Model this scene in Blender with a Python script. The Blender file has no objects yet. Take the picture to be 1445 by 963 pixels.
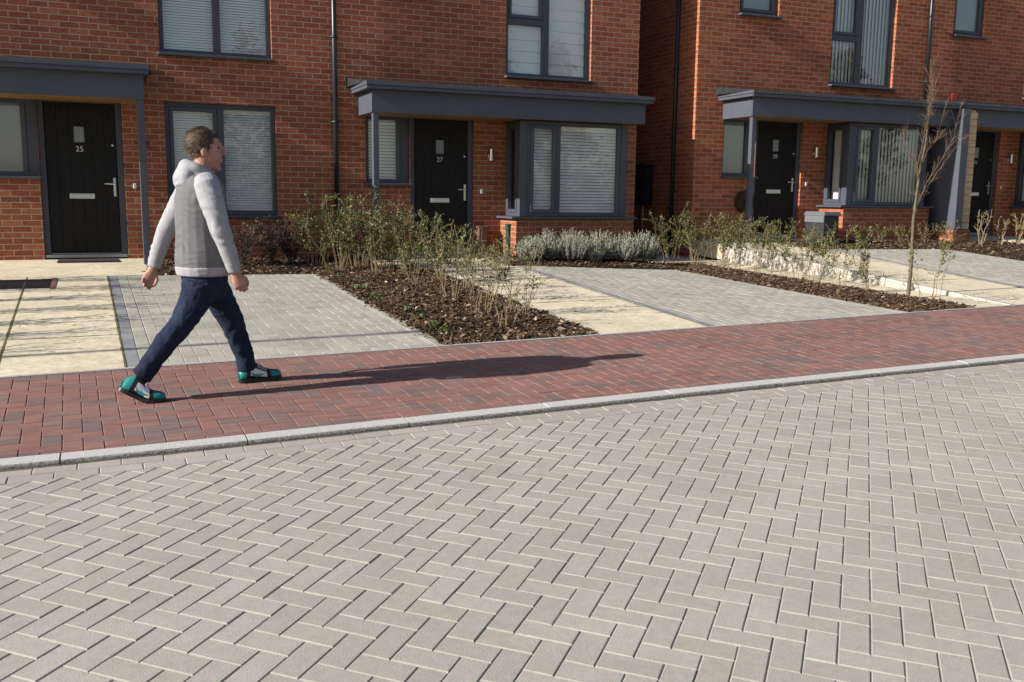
import bpy, bmesh, math, random
import numpy as np
from mathutils import Vector, Matrix, noise as mnoise
R = math.radians
random.seed(7); rng = np.random.default_rng(7)
scene = bpy.context.scene
C = scene.collection
D = 13.52                 # distance of the brick front of numbers 25 and 27
UP = 1.53                 # everything is measured from the camera's eye; UP lifts it so the road is near z = 0

# ------------------------------------------------------------------ helpers
def lk(o, parent=None):
    C.objects.link(o)
    if parent is not None:
        o.parent = parent
        p = parent
        off = Vector((0, 0, 0))
        while p is not None:
            off += p.location; p = p.parent
        o.location = -off
    return o
def tag(o, label=None, cat=None, group=None, kind=None):
    if label: o['label'] = label
    if cat: o['category'] = cat
    if group: o['group'] = group
    if kind: o['kind'] = kind
    return o
def thing(name, label, cat, loc=(0, 0, 0), group=None):
    o = bpy.data.objects.new(name, None); o.empty_display_size = .2
    C.objects.link(o); o.location = loc
    return tag(o, label, cat, group)

class MB:
    def __init__(s): s.v = []; s.f = []; s.m = []; s.a = []
    def add(s, vs, fs, m=0, a=0.0):
        b = len(s.v); s.v += [tuple(v) for v in vs]
        for f in fs: s.f.append([i + b for i in f]); s.m.append(m); s.a.append(a)
        return s
    def box(s, x0, x1, y0, y1, z0, z1, m=0, a=0.0):
        vs = [(x, y, z) for z in (z0, z1) for y in (y0, y1) for x in (x0, x1)]
        return s.add(vs, [(0, 2, 3, 1), (4, 5, 7, 6), (0, 1, 5, 4), (2, 6, 7, 3), (0, 4, 6, 2), (1, 3, 7, 5)], m, a)
    def quad(s, a, b, c, d, m=0, at=0.0): return s.add([a, b, c, d], [(0, 1, 2, 3)], m, at)
    def tube(s, pts, rads, n=8, m=0, a=0.0, cap=True, squash=None):
        pts = [Vector(p) for p in pts]; rings = []
        ref = None
        for i, p in enumerate(pts):
            t = (pts[min(i + 1, len(pts) - 1)] - pts[max(i - 1, 0)]).normalized()
            if ref is None:
                ref = Vector((0, 0, 1)) if abs(t.z) < .9 else Vector((1, 0, 0))
                ref = (ref - t * ref.dot(t)).normalized()
            else:
                ref = (ref - t * ref.dot(t)).normalized()
            b = t.cross(ref); r = rads[i] if hasattr(rads, '__len__') else rads
            rings.append([p + (ref * math.cos(2 * math.pi * k / n) + b * math.sin(2 * math.pi * k / n)) * r for k in range(n)])
        vs = [q for ring in rings for q in ring]; fs = []
        for i in range(len(pts) - 1):
            for k in range(n):
                fs.append((i * n + k, i * n + (k + 1) % n, (i + 1) * n + (k + 1) % n, (i + 1) * n + k))
        if cap: fs += [tuple(reversed(range(n))), tuple(range((len(pts) - 1) * n, len(pts) * n))]
        return s.add(vs, fs, m, a)
    def loft(s, rings, m=0):        # rings: (centre, axis vector a, axis vector b), closed caps
        n = 20; vs = []; fs = []
        for c, a, b in rings:
            c, a, b = Vector(c), Vector(a), Vector(b)
            for k in range(n):
                t = 2 * math.pi * k / n
                vs.append(c + a * math.cos(t) + b * math.sin(t))
        for i in range(len(rings) - 1):
            for k in range(n): fs.append((i * n + k, i * n + (k + 1) % n, (i + 1) * n + (k + 1) % n, (i + 1) * n + k))
        fs += [tuple(reversed(range(n))), tuple(range((len(rings) - 1) * n, len(rings) * n))]
        return s.add(vs, fs, m)
    def ell(s, c, r, m=0, rot=None, nu=16, nv=10):
        vs = []; fs = []
        for j in range(nv + 1):
            ph = math.pi * j / nv
            for i in range(nu):
                th = 2 * math.pi * i / nu
                p = Vector((r[0] * math.sin(ph) * math.cos(th), r[1] * math.sin(ph) * math.sin(th), r[2] * math.cos(ph)))
                if rot: p = rot @ p
                vs.append(Vector(c) + p)
        for j in range(nv):
            for i in range(nu): fs.append((j * nu + i, (j + 1) * nu + i, (j + 1) * nu + (i + 1) % nu, j * nu + (i + 1) % nu))
        return s.add(vs, fs, m)
    def mesh(s, name, mats, bevel=0, smooth=False, uv=False, seg=1):
        me = bpy.data.meshes.new(name)
        me.from_pydata(s.v, [], s.f)
        for m in (mats if isinstance(mats, (list, tuple)) else [mats]): me.materials.append(m)
        me.polygons.foreach_set('material_index', s.m)
        at = me.attributes.new('rnd', 'FLOAT', 'FACE'); at.data.foreach_set('value', s.a)
        if bevel or True:
            bm = bmesh.new(); bm.from_mesh(me)
            if bevel:
                bmesh.ops.remove_doubles(bm, verts=bm.verts, dist=1e-6)
                bmesh.ops.bevel(bm, geom=list(bm.edges), offset=bevel, segments=seg, affect='EDGES', clamp_overlap=True)
            if uv:
                lay = bm.loops.layers.uv.new('wall')
                bm.normal_update()
                for f in bm.faces:
                    nx, ny, nz = (abs(c) for c in f.normal)
                    for l in f.loops:
                        x, y, z = l.vert.co
                        if nz > max(nx, ny): l[lay].uv = (x, y)
                        elif nx > ny: l[lay].uv = (y + .1125 - .04, z)
                        else: l[lay].uv = (x, z)
            bm.to_mesh(me); bm.free()
        if smooth: me.polygons.foreach_set('use_smooth', [True] * len(me.polygons))
        me.update(); return me
    def obj(s, name, mats, parent=None, **k):
        return lk(bpy.data.objects.new(name, s.mesh(name, mats, **k)), parent)

# ------------------------------------------------------------------ materials
def mat(name, col, rough=.6, spec=.5, metal=0, var=None, vscale=8, vdetail=4, bump=0, bscale=60, rnd=None, coat=0, stretch=None, big=None, grain=None):
    """plain material: base colour, optional noise variation towards colour var, optional noise bump, optional per-face colour ramp rnd"""
    m = bpy.data.materials.new(name); m.use_nodes = True
    nt = m.node_tree; N = nt.nodes; L = nt.links; b = N['Principled BSDF']
    b.inputs['Roughness'].default_value = rough; b.inputs['Metallic'].default_value = metal
    b.inputs['Specular IOR Level'].default_value = spec; b.inputs['Coat Weight'].default_value = coat
    tc = N.new('ShaderNodeTexCoord'); src = tc.outputs['Object']
    if stretch:
        mp = N.new('ShaderNodeMapping'); mp.inputs['Scale'].default_value = stretch; L.new(src, mp.inputs[0]); src = mp.outputs[0]
    out = None
    if rnd:
        at = N.new('ShaderNodeAttribute'); at.attribute_name = 'rnd'
        cr = N.new('ShaderNodeValToRGB'); e = cr.color_ramp.elements
        e[0].position = rnd[0][0]; e[0].color = (*rnd[0][1], 1); e[1].position = rnd[-1][0]; e[1].color = (*rnd[-1][1], 1)
        for p, c in rnd[1:-1]:
            q = e.new(p); q.color = (*c, 1)
        L.new(at.outputs['Fac'], cr.inputs[0]); out = cr.outputs[0]
    if var:
        nz = N.new('ShaderNodeTexNoise'); nz.inputs['Scale'].default_value = vscale; nz.inputs['Detail'].default_value = vdetail
        nz.inputs['Roughness'].default_value = .65
        L.new(src, nz.inputs['Vector'])
        rm = N.new('ShaderNodeMapRange'); rm.inputs[1].default_value = .38; rm.inputs[2].default_value = .66
        L.new(nz.outputs[0], rm.inputs[0])
        mx = N.new('ShaderNodeMix'); mx.data_type = 'RGBA'
        L.new(rm.outputs[0], mx.inputs[0]); mx.inputs[6].default_value = (*col, 1); mx.inputs[7].default_value = (*var, 1)
        if out:
            mm = N.new('ShaderNodeMix'); mm.data_type = 'RGBA'; mm.blend_type = 'MULTIPLY'; mm.inputs[0].default_value = 1
            L.new(out, mm.inputs[6]); L.new(mx.outputs[2], mm.inputs[7]); out = mm.outputs[2]
        else: out = mx.outputs[2]
    if grain and out:
        n5 = N.new('ShaderNodeTexNoise'); n5.inputs['Scale'].default_value = grain[0]; n5.inputs['Detail'].default_value = 5; n5.inputs['Roughness'].default_value = .75
        L.new(tc.outputs['Object'], n5.inputs['Vector'])
        r5 = N.new('ShaderNodeMapRange'); r5.inputs[1].default_value = .34; r5.inputs[2].default_value = .66; r5.inputs[3].default_value = grain[1]; r5.inputs[4].default_value = grain[2]
        L.new(n5.outputs[0], r5.inputs[0])
        m5 = N.new('ShaderNodeMix'); m5.data_type = 'RGBA'; m5.blend_type = 'MULTIPLY'; m5.inputs[0].default_value = 1
        L.new(out, m5.inputs[6]); L.new(r5.outputs[0], m5.inputs[7]); out = m5.outputs[2]
    if big and out:
        n4 = N.new('ShaderNodeTexNoise'); n4.inputs['Scale'].default_value = big[0]; n4.inputs['Detail'].default_value = 7; n4.inputs['Roughness'].default_value = .62
        L.new(tc.outputs['Object'], n4.inputs['Vector'])
        r4 = N.new('ShaderNodeMapRange'); r4.inputs[1].default_value = .32; r4.inputs[2].default_value = .68; r4.inputs[3].default_value = big[1]; r4.inputs[4].default_value = big[2]
        L.new(n4.outputs[0], r4.inputs[0])
        m4 = N.new('ShaderNodeMix'); m4.data_type = 'RGBA'; m4.blend_type = 'MULTIPLY'; m4.inputs[0].default_value = 1
        L.new(out, m4.inputs[6]); L.new(r4.outputs[0], m4.inputs[7]); out = m4.outputs[2]
    if out: L.new(out, b.inputs['Base Color'])
    else: b.inputs['Base Color'].default_value = (*col, 1)
    if bump:
        n2 = N.new('ShaderNodeTexNoise'); n2.inputs['Scale'].default_value = bscale; n2.inputs['Detail'].default_value = 4
        L.new(src, n2.inputs['Vector'])
        bp = N.new('ShaderNodeBump'); bp.inputs['Strength'].default_value = min(1, bump * 2); bp.inputs['Distance'].default_value = .25 / bscale
        L.new(n2.outputs[0], bp.inputs['Height']); L.new(bp.outputs[0], b.inputs['Normal'])
    return m

def brick_material(name, c1, c2, mort):
    m = bpy.data.materials.new(name); m.use_nodes = True
    nt = m.node_tree; N = nt.nodes; L = nt.links; b = N['Principled BSDF']; b.inputs['Roughness'].default_value = .85
    b.inputs['Specular IOR Level'].default_value = .25
    uv = N.new('ShaderNodeUVMap'); uv.uv_map = 'wall'
    wob = N.new('ShaderNodeTexNoise'); wob.inputs['Scale'].default_value = 9; wob.inputs['Detail'].default_value = 3
    L.new(uv.outputs[0], wob.inputs['Vector'])
    ad = N.new('ShaderNodeVectorMath'); ad.operation = 'MULTIPLY_ADD'
    sb = N.new('ShaderNodeVectorMath'); sb.operation = 'SUBTRACT'; sb.inputs[1].default_value = (.5, .5, .5)
    L.new(wob.outputs['Color'], sb.inputs[0]); L.new(sb.outputs[0], ad.inputs[0]); ad.inputs[1].default_value = (.006, .006, 0)
    L.new(uv.outputs[0], ad.inputs[2])
    bt = N.new('ShaderNodeTexBrick'); L.new(ad.outputs[0], bt.inputs['Vector'])
    bt.inputs['Scale'].default_value = 1; bt.inputs['Mortar Size'].default_value = .006; bt.inputs['Mortar Smooth'].default_value = .25
    bt.inputs['Brick Width'].default_value = .225; bt.inputs['Row Height'].default_value = .075
    bt.inputs['Bias'].default_value = -.05
    bt.inputs['Color1'].default_value = (0, 0, 0, 1); bt.inputs['Color2'].default_value = (1, 1, 1, 1); bt.inputs['Mortar'].default_value = (.5, .5, .5, 1)
    cr = N.new('ShaderNodeValToRGB'); e = cr.color_ramp.elements
    e[0].position = 0; e[0].color = (*c2, 1); e[1].position = 1; e[1].color = (c1[0] * 1.25, c1[1] * 1.45, c1[2] * 1.5, 1)
    q = e.new(.25); q.color = (c1[0] * .9, c1[1] * .88, c1[2] * .86, 1); q = e.new(.7); q.color = (c1[0] * 1.04, c1[1] * 1.03, c1[2] * 1., 1)
    L.new(bt.outputs['Color'], cr.inputs[0])
    # blotches and fine drag marks inside each brick
    nz = N.new('ShaderNodeTexNoise'); nz.inputs['Scale'].default_value = 26; nz.inputs['Detail'].default_value = 6
    mp = N.new('ShaderNodeMapping'); mp.inputs['Scale'].default_value = (.6, 1.6, 1); L.new(uv.outputs[0], mp.inputs[0]); L.new(mp.outputs[0], nz.inputs['Vector'])
    rm = N.new('ShaderNodeMapRange'); rm.inputs[1].default_value = .3; rm.inputs[2].default_value = .7; rm.inputs[3].default_value = .72; rm.inputs[4].default_value = 1.25
    L.new(nz.outputs[0], rm.inputs[0])
    mu = N.new('ShaderNodeMix'); mu.data_type = 'RGBA'; mu.blend_type = 'MULTIPLY'; mu.inputs[0].default_value = 1
    L.new(cr.outputs[0], mu.inputs[6]); L.new(rm.outputs[0], mu.inputs[7])
    # large weathering
    nl = N.new('ShaderNodeTexNoise'); nl.inputs['Scale'].default_value = .9; nl.inputs['Detail'].default_value = 5; L.new(uv.outputs[0], nl.inputs['Vector'])
    rl = N.new('ShaderNodeMapRange'); rl.inputs[1].default_value = .3; rl.inputs[2].default_value = .7; rl.inputs[3].default_value = .86; rl.inputs[4].default_value = 1.12
    L.new(nl.outputs[0], rl.inputs[0])
    ml = N.new('ShaderNodeMix'); ml.data_type = 'RGBA'; ml.blend_type = 'MULTIPLY'; ml.inputs[0].default_value = 1
    L.new(mu.outputs[2], ml.inputs[6]); L.new(rl.outputs[0], ml.inputs[7])
    mx = N.new('ShaderNodeMix'); mx.data_type = 'RGBA'; L.new(bt.outputs['Fac'], mx.inputs[0])
    L.new(ml.outputs[2], mx.inputs[6]); mx.inputs[7].default_value = (*mort, 1)
    L.new(mx.outputs[2], b.inputs['Base Color'])
    # relief: recessed mortar and rough brick faces
    inv = N.new('ShaderNodeMath'); inv.operation = 'SUBTRACT'; inv.inputs[0].default_value = 1; L.new(bt.outputs['Fac'], inv.inputs[1])
    n3 = N.new('ShaderNodeTexNoise'); n3.inputs['Scale'].default_value = 70; n3.inputs['Detail'].default_value = 4; L.new(mp.outputs[0], n3.inputs['Vector'])
    sm = N.new('ShaderNodeMath'); sm.operation = 'MULTIPLY_ADD'; L.new(n3.outputs[0], sm.inputs[0]); sm.inputs[1].default_value = .35; L.new(inv.outputs[0], sm.inputs[2])
    s2 = N.new('ShaderNodeMath'); s2.operation = 'MULTIPLY_ADD'; L.new(bt.outputs['Color'], s2.inputs[0]); s2.inputs[1].default_value = .15; L.new(sm.outputs[0], s2.inputs[2])
    bp = N.new('ShaderNodeBump'); bp.inputs['Strength'].default_value = .55; bp.inputs['Distance'].default_value = .006
    L.new(s2.outputs[0], bp.inputs['Height']); L.new(bp.outputs[0], b.inputs['Normal'])
    return m

def glass_material():
    m = bpy.data.materials.new('window_glass'); m.use_nodes = True
    nt = m.node_tree; N = nt.nodes; L = nt.links; N.remove(N['Principled BSDF'])
    tr = N.new('ShaderNodeBsdfTransparent'); tr.inputs[0].default_value = (.965, .98, .98, 1)
    gl = N.new('ShaderNodeBsdfGlossy'); gl.inputs['Roughness'].default_value = .015
    lw = N.new('ShaderNodeLayerWeight'); lw.inputs['Blend'].default_value = .5
    pw = N.new('ShaderNodeMath'); pw.operation = 'POWER'; pw.inputs[1].default_value = 5; L.new(lw.outputs['Facing'], pw.inputs[0])
    fr = N.new('ShaderNodeMath'); fr.operation = 'MULTIPLY_ADD'; fr.inputs[1].default_value = .92; fr.inputs[2].default_value = .17; L.new(pw.outputs[0], fr.inputs[0])
    mx = N.new('ShaderNodeMixShader'); L.new(fr.outputs[0], mx.inputs[0]); L.new(tr.outputs[0], mx.inputs[1]); L.new(gl.outputs[0], mx.inputs[2])
    L.new(mx.outputs[0], N['Material Output'].inputs[0]); return m

M = {}
M['brick'] = brick_material('red_brick', (.325, .101, .054), (.265, .077, .043), (.38, .30, .215))
M['brick_sun_tint'] = brick_material('sun_tinted_red_brick', (.355, .103, .050), (.285, .078, .039), (.38, .295, .205))  # right-hand houses: warmth of the grazing sun put into the brick colour
M['edge_paver'] = mat('blue_grey_paver', (1, 1, 1), .9, .2, var=(.85, .85, .85), vscale=14, vdetail=8, bump=.3, bscale=260, rnd=[(0, (.20, .205, .215)), (1, (.27, .275, .285))])
M['grit'] = mat('gutter_grit', (.085, .07, .05), .95, .1, var=(.2, .17, .13), vscale=60, bump=.4, bscale=120)
M['chest'] = mat('dark_resin', (.03, .032, .037), .6, .3)
M['frame'] = mat('anthracite_frame', (.066, .073, .098), .45, .4, bump=.02, bscale=300)
M['trim'] = mat('anthracite_trim', (.074, .081, .107), .48, .4, var=(.084, .091, .115), vscale=5, bump=.03, bscale=120)
M['roof'] = mat('canopy_membrane', (.022, .023, .027), .8, .15, var=(.034, .035, .039), vscale=9)
M['pipe'] = mat('black_plastic', (.014, .017, .023), .35, .5)
M['door'] = mat('black_woodgrain', (.0085, .0075, .0075), .5, .22, var=(.016, .014, .013), vscale=14, stretch=(6, 1, .5), bump=.25, bscale=24)
M['chrome'] = mat('satin_chrome', (.72, .72, .72), .28, .5, metal=1)
M['number'] = mat('silver_numeral', (.6, .6, .6), .4, .5, metal=.3)
M['soffit'] = mat('timber_soffit', (.34, .20, .075), .6, .3, var=(.25, .14, .05), vscale=5, stretch=(1, 8, 1))
M['timber'] = mat('cedar_boards', (.70, .51, .31), .65, .3, var=(.55, .37, .2), vscale=6, stretch=(1, 1, 9), bump=.15, bscale=40)
M['blind'] = mat('white_blind', (.92, .93, .91), .55, .3)
M['blind_cream'] = mat('cream_blind_strip', (.80, .79, .74), .7, .2)
M['room'] = mat('dim_room', (.16, .15, .14), .9, .1)
M['glass'] = glass_material()
M['frost'] = mat('frosted_glazing', (.22, .24, .24), .3, .5)
M['red'] = mat('red_plastic', (.45, .035, .012), .4, .5)
M['grey_lid'] = mat('grey_resin', (.13, .14, .155), .5, .4, bump=.1, bscale=50)
M['road'] = mat('grey_paver', (1, .985, .965), .9, .2, var=(.90, .88, .85), vscale=30, vdetail=8, bump=.35, bscale=150, big=(1.3, .92, 1.05), grain=(120, .87, 1.11),
                rnd=[(0, (.346, .328, .296)), (.5, (.370, .352, .320)), (.85, (.386, .368, .336)), (1, (.358, .330, .288))])
M['sand'] = mat('joint_sand', (.40, .365, .31), .95, .1, var=(.27, .245, .2), vscale=16, bump=.4, bscale=300)
M['red_sand'] = mat('red_joint_sand', (.24, .175, .145), .95, .1, var=(.15, .115, .095), vscale=16, bump=.4, bscale=300)
M['red_paver'] = mat('red_paver', (1, 1, 1), .88, .2, var=(.70, .69, .70), vscale=10, vdetail=8, bump=.35, bscale=240, stretch=(.5, 2.2, 1), big=(1.2, .88, 1.05), grain=(140, .84, 1.14),
                rnd=[(0, (.198, .148, .138)), (.2, (.226, .146, .132)), (.42, (.266, .142, .122)), (.75, (.284, .149, .127)), (1, (.256, .160, .142))])
M['drive'] = mat('pale_grey_paver', (1, .99, .97), .9, .2, var=(.88, .86, .83), vscale=14, vdetail=8, bump=.25, bscale=150, big=(1.6, .86, 1.05), grain=(120, .82, 1.14),
                rnd=[(0, (.35, .335, .30)), (.5, (.40, .385, .345)), (1, (.43, .41, .365))])
M['kerb'] = mat('granite_kerb', (.53, .52, .495), .85, .25, var=(.36, .355, .34), vscale=110, vdetail=3, bump=.5, bscale=200)
M['kerb_face'] = mat('stained_kerb_face', (.36, .345, .315), .9, .2, var=(.10, .092, .08), vscale=75, vdetail=5, bump=.6, bscale=120)
M['pin'] = mat('concrete_edging', (.40, .39, .37), .9, .2, var=(.30, .29, .27), vscale=40, bump=.3, bscale=150)
M['slab'] = mat('cream_concrete', (.66, .59, .45), .9, .2, var=(.545, .47, .325), vscale=5, vdetail=10, bump=.25, bscale=13, stretch=(1, 1.5, 1), big=(1.5, .88, 1.05), grain=(90, .90, 1.08))
M['slab_edge'] = mat('pale_concrete_upstand', (.42, .40, .35), .9, .2, var=(.36, .34, .295), vscale=5, bump=.3, bscale=60)
M['soil'] = mat('dark_soil', (.05, .034, .022), .95, .1, var=(.025, .018, .013), vscale=20, bump=1, bscale=60)
M['mulch'] = mat('bark_chip', (.8, .8, .8), .9, .15,
                rnd=[(0, (.022, .014, .009)), (.4, (.058, .036, .023)), (.75, (.11, .068, .041)), (.93, (.20, .13, .08)), (1, (.40, .33, .25))])
M['moss'] = mat('moss_joint', (.10, .10, .03), .95, .1, var=(.22, .19, .1), vscale=25)
M['earth'] = mat('verge_ground', (.10, .11, .05), .95, .1, var=(.16, .14, .08), vscale=2)
M['stem'] = mat('tan_stem', (.28, .215, .125), .8, .2, var=(.18, .135, .075), vscale=30)
M['trunk'] = mat('greenish_bark', (.095, .083, .05), .85, .2, var=(.16, .135, .085), vscale=25, bump=.5, bscale=60)
M['twig'] = mat('brown_twig', (.125, .085, .058), .85, .2)
M['leaf'] = mat('hedge_leaf', (1, 1, 1), .42, .4, rnd=[(0, (.018, .026, .007)), (.4, (.052, .072, .014)), (.7, (.10, .118, .026)), (.88, (.18, .162, .045)), (1, (.21, .125, .055))])
M['darkleaf'] = mat('heather_leaf', (1, 1, 1), .55, .3, rnd=[(0, (.014, .012, .01)), (.5, (.032, .02, .02)), (.8, (.05, .045, .02)), (.9, (.12, .06, .07)), (1, (.42, .32, .33))])
M['lavleaf'] = mat('lavender_leaf', (1, 1, 1), .7, .2, rnd=[(0, (.09, .082, .065)), (.4, (.185, .18, .145)), (.72, (.27, .265, .225)), (.9, (.17, .215, .12)), (1, (.38, .365, .33))])
M['weed'] = mat('weed_leaf', (.06, .09, .025), .6, .3, var=(.09, .12, .04), vscale=40)
M['dry'] = mat('dry_leaf', (.27, .13, .06), .8, .2, var=(.17, .08, .04), vscale=30)
M['skin'] = mat('skin', (.42, .235, .18), .55, .35, var=(.36, .18, .14), vscale=14)
M['hair'] = mat('brown_hair', (.085, .055, .034), .6, .3, var=(.04, .026, .017), vscale=60, stretch=(1, 1, .4), bump=.6, bscale=120)
M['hood_white'] = mat('pale_grey_marl', (.335, .335, .36), .95, .08, var=(.30, .30, .32), vscale=40, bump=.12, bscale=90)
M['hood_grey'] = mat('charcoal_fleece', (.15, .15, .158), .95, .08, var=(.135, .135, .142), vscale=60, bump=.12, bscale=90)
M['denim'] = mat('navy_denim', (.013, .019, .040), .9, .12, var=(.022, .031, .058), vscale=18, bump=.35, bscale=24)
M['teal'] = mat('teal_leather', (.018, .235, .215), .4, .4)
M['black'] = mat('black_leather', (.012, .013, .015), .5, .4)
M['white'] = mat('white_leather', (.72, .73, .74), .45, .4)
M['lace'] = mat('lilac_lace', (.45, .42, .58), .8, .2)
M['eye'] = mat('eye', (.04, .03, .025), .2, .5)
M['rubber'] = mat('dark_rubber', (.03, .028, .026), .9, .2, var=(.05, .045, .04), vscale=60, bump=.4, bscale=200)
M['green'] = mat('green_plastic', (.008, .05, .028), .5, .4)
M['clay'] = mat('brown_plastic', (.16, .09, .065), .6, .3)
M['tile'] = mat('roof_tile', (.09, .085, .085), .8, .3, var=(.13, .12, .12), vscale=12)
M['steel'] = mat('galvanised_steel', (.38, .39, .4), .45, .5, metal=.8)
M['wicker'] = mat('brown_wicker', (.075, .045, .026), .8, .2, var=(.03, .02, .012), vscale=70, bump=1, bscale=70)

# ------------------------------------------------------------------ terrain
PZ = lambda x, y: -1.504 + .010 * x + .039 * y          # pavement plane
RZ = lambda x, y: -1.534 + .010 * x + .039 * y          # road plane, 3 cm lower
YB = lambda x: 7.085 + .0325 * x                        # rear edge of the pavement
KX = [-12, -6, -2.5, -.54, .444, 1.209, 2.562, 4.878, 6.70, 9.5, 14, 24]
KY = [5.6, 5.22, 5.05, 5.022, 5.042, 5.078, 5.139, 5.214, 5.264, 5.325, 5.40, 5.55]
def kerbY(x):                                            # smooth front line of the kerb
    s = 0
    for d in (-.8, -.4, 0, .4, .8): s += float(np.interp(x + d, KX, KY))
    return s / 5
LX = lambda x0, y: x0 - .022 * (y - YB(x0))              # plot lines, square to the pavement

class Patch:                                             # a bilinear piece of front garden
    def __init__(s, xl, xr, zl, zr, yb, y0=None, zf=None, raw=False):
        s.xl, s.xr, s.zl, s.zr, s.yb, s.y0, s.zf, s.raw = xl, xr, zl, zr, yb, y0, zf, raw
    def pt(s, u, v):
        y0l = s.y0 if s.y0 is not None else YB(s.xl); y0r = s.y0 if s.y0 is not None else YB(s.xr)
        y0 = y0l + (y0r - y0l) * u; ybk = s.yb if not hasattr(s.yb, '__len__') else s.yb[0] + (s.yb[1] - s.yb[0]) * u
        y = y0 + (ybk - y0) * v
        xa, xb = (s.xl, s.xr) if s.raw else (LX(s.xl, y), LX(s.xr, y))
        x = xa + (xb - xa) * u
        zf = s.zf[0] + (s.zf[1] - s.zf[0]) * u if s.zf else PZ(x, y0)
        return x, y, zf + (s.zl + (s.zr - s.zl) * u - zf) * v
    def z(s, x, y):
        v = .5; u = .5
        for _ in range(12):
            y0l = s.y0 if s.y0 is not None else YB(s.xl); y0r = s.y0 if s.y0 is not None else YB(s.xr)
            y0 = y0l + (y0r - y0l) * u; ybk = s.yb if not hasattr(s.yb, '__len__') else s.yb[0] + (s.yb[1] - s.yb[0]) * u
            v = (y - y0) / (ybk - y0)
            xa, xb = (s.xl, s.xr) if s.raw else (LX(s.xl, y), LX(s.xr, y))
            u = (x - xa) / (xb - xa)
        return s.pt(u, v)[2]
    def sheet(s, mb, nu=10, nv=24, dz=0, skirt=.25, m=0, bulge=0):
        g = [[s.pt(i / nu, j / nv) for i in range(nu + 1)] for j in range(nv + 1)]
        def zz(i, j):
            x, y, z = g[j][i]
            b = bulge * min(1, 5 * min(i / nu, 1 - i / nu, j / nv, 1 - j / nv)) if bulge else 0
            if bulge: b += .02 * mnoise.noise((x * 3, y * 3, 0)) * min(1, 8 * min(i / nu, 1 - i / nu, j / nv, 1 - j / nv))
            return (x, y, z + dz + b)
        vs = [zz(i, j) for j in range(nv + 1) for i in range(nu + 1)]
        fs = [(j * (nu + 1) + i, j * (nu + 1) + i + 1, (j + 1) * (nu + 1) + i + 1, (j + 1) * (nu + 1) + i) for j in range(nv) for i in range(nu)]
        mb.add(vs, fs, m)
        ring = [(i, 0) for i in range(nu + 1)] + [(nu, j) for j in range(1, nv + 1)] + [(i, nv) for i in range(nu - 1, -1, -1)] + [(0, j) for j in range(nv - 1, 0, -1)]
        rv = [zz(*q) for q in ring]; n = len(rv)
        mb.add(rv + [(x, y, z - skirt) for x, y, z in rv], [((k + 1) % n, k, n + k, n + (k + 1) % n) for k in range(n)], m)

P = {
 'drive23': Patch(-5.2, -2.5, -.955, -.955, 11.75), 'bed23': Patch(-2.5, -1.17, -.955, -.955, 11.75), 'slab25': Patch(-1.17, .063, -.955, -.955, 11.75), 'land25': Patch(-6, .50, -.875, -.875, 13.52, 11.75, (-.955, -.955), True),
 'drive25': Patch(.063, 2.49, -.955, -.985, 11.75), 'bed25': Patch(.504, 2.36, -.90, -.90, 13.52, 11.754, (-.955, -.985), True),
 'bed27': Patch(2.49, 3.83, -.975, -.925, 12.2), 'bed27b': Patch(2.36, 3.30, -.90, -.88, 13.52, 12.2, (-.975, -.94), True),
 'slab27': Patch(3.83, 5.06, -.915, -.895, 12.2), 'land27': Patch(3.304, 5.28, -.86, -.86, 13.52, 12.2, (-.92, -.895), True),
 'drive27': Patch(5.06, 7.60, -.915, -1.010, (11.6, 12.1)), 'bedlav': Patch(4.96, 7.52, -.885, -.94, 12.92, 11.6, (-.915, -1.0), True),
 'bed29': Patch(7.60, 8.55, -1.01, -1.02, 12.6), 'strip': Patch(8.55, 9.10, -1.02, -.98, 12.7),
 'gap': Patch(7.40, 9.0, -.98, -.97, 22, 12.6, (-1.0, -.985), True),
 'slab29': Patch(9.10, 10.35, -.715, -.72, 12.6), 'land29': Patch(8.99, 11.4, -.68, -.68, 13.49, 12.6, (-.715, -.72), True),
 'drive29': Patch(10.35, 12.90, -.765, -.79, 11.7), 'bed29f': Patch(10.25, 13.9, -.70, -.70, 12.88, 11.7, (-.765, -.79), True),
 'bed31': Patch(12.90, 15.2, -.72, -.70, 12.6), 'slab31': Patch(15.2, 16.4, -.69, -.69, 12.6), 'land31': Patch(13.9, 20, -.66, -.66, 13.49, 12.6, (-.705, -.69), True),
 'drive31': Patch(16.4, 22, -.69, -.69, 12.6),
}

# ------------------------------------------------------------------ pavers
def clip_poly(poly, hp):                                 # keep n.p <= d
    nx, ny, d = hp; out = []
    for i in range(len(poly)):
        a, b = poly[i], poly[(i + 1) % len(poly)]
        da, db = nx * a[0] + ny * a[1] - d, nx * b[0] + ny * b[1] - d
        if da <= 0: out.append(a)
        if da * db < 0:
            t = da / (da - db); out.append((a[0] + (b[0] - a[0]) * t, a[1] + (b[1] - a[1]) * t))
    return out
def area(p): return .5 * sum(p[i][0] * p[(i + 1) % len(p)][1] - p[(i + 1) % len(p)][0] * p[i][1] for i in range(len(p)))
def inset(p, d):                                         # convex ccw polygon
    n = len(p); ln = []
    for i in range(n):
        a, b = p[i], p[(i + 1) % n]; dx, dy = b[0] - a[0], b[1] - a[1]; l = math.hypot(dx, dy)
        if l < 1e-6: return None
        nx, ny = dy / l, -dx / l; ln.append((nx, ny, nx * a[0] + ny * a[1] - d))
    out = []
    for i in range(n):
        a, b = ln[i - 1], ln[i]; det = a[0] * b[1] - a[1] * b[0]
        if abs(det) < 1e-4: return None
        out.append(((a[2] * b[1] - b[2] * a[1]) / det, (a[0] * b[2] - b[0] * a[2]) / det))
    return out if area(out) > 2e-4 else None
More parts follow.
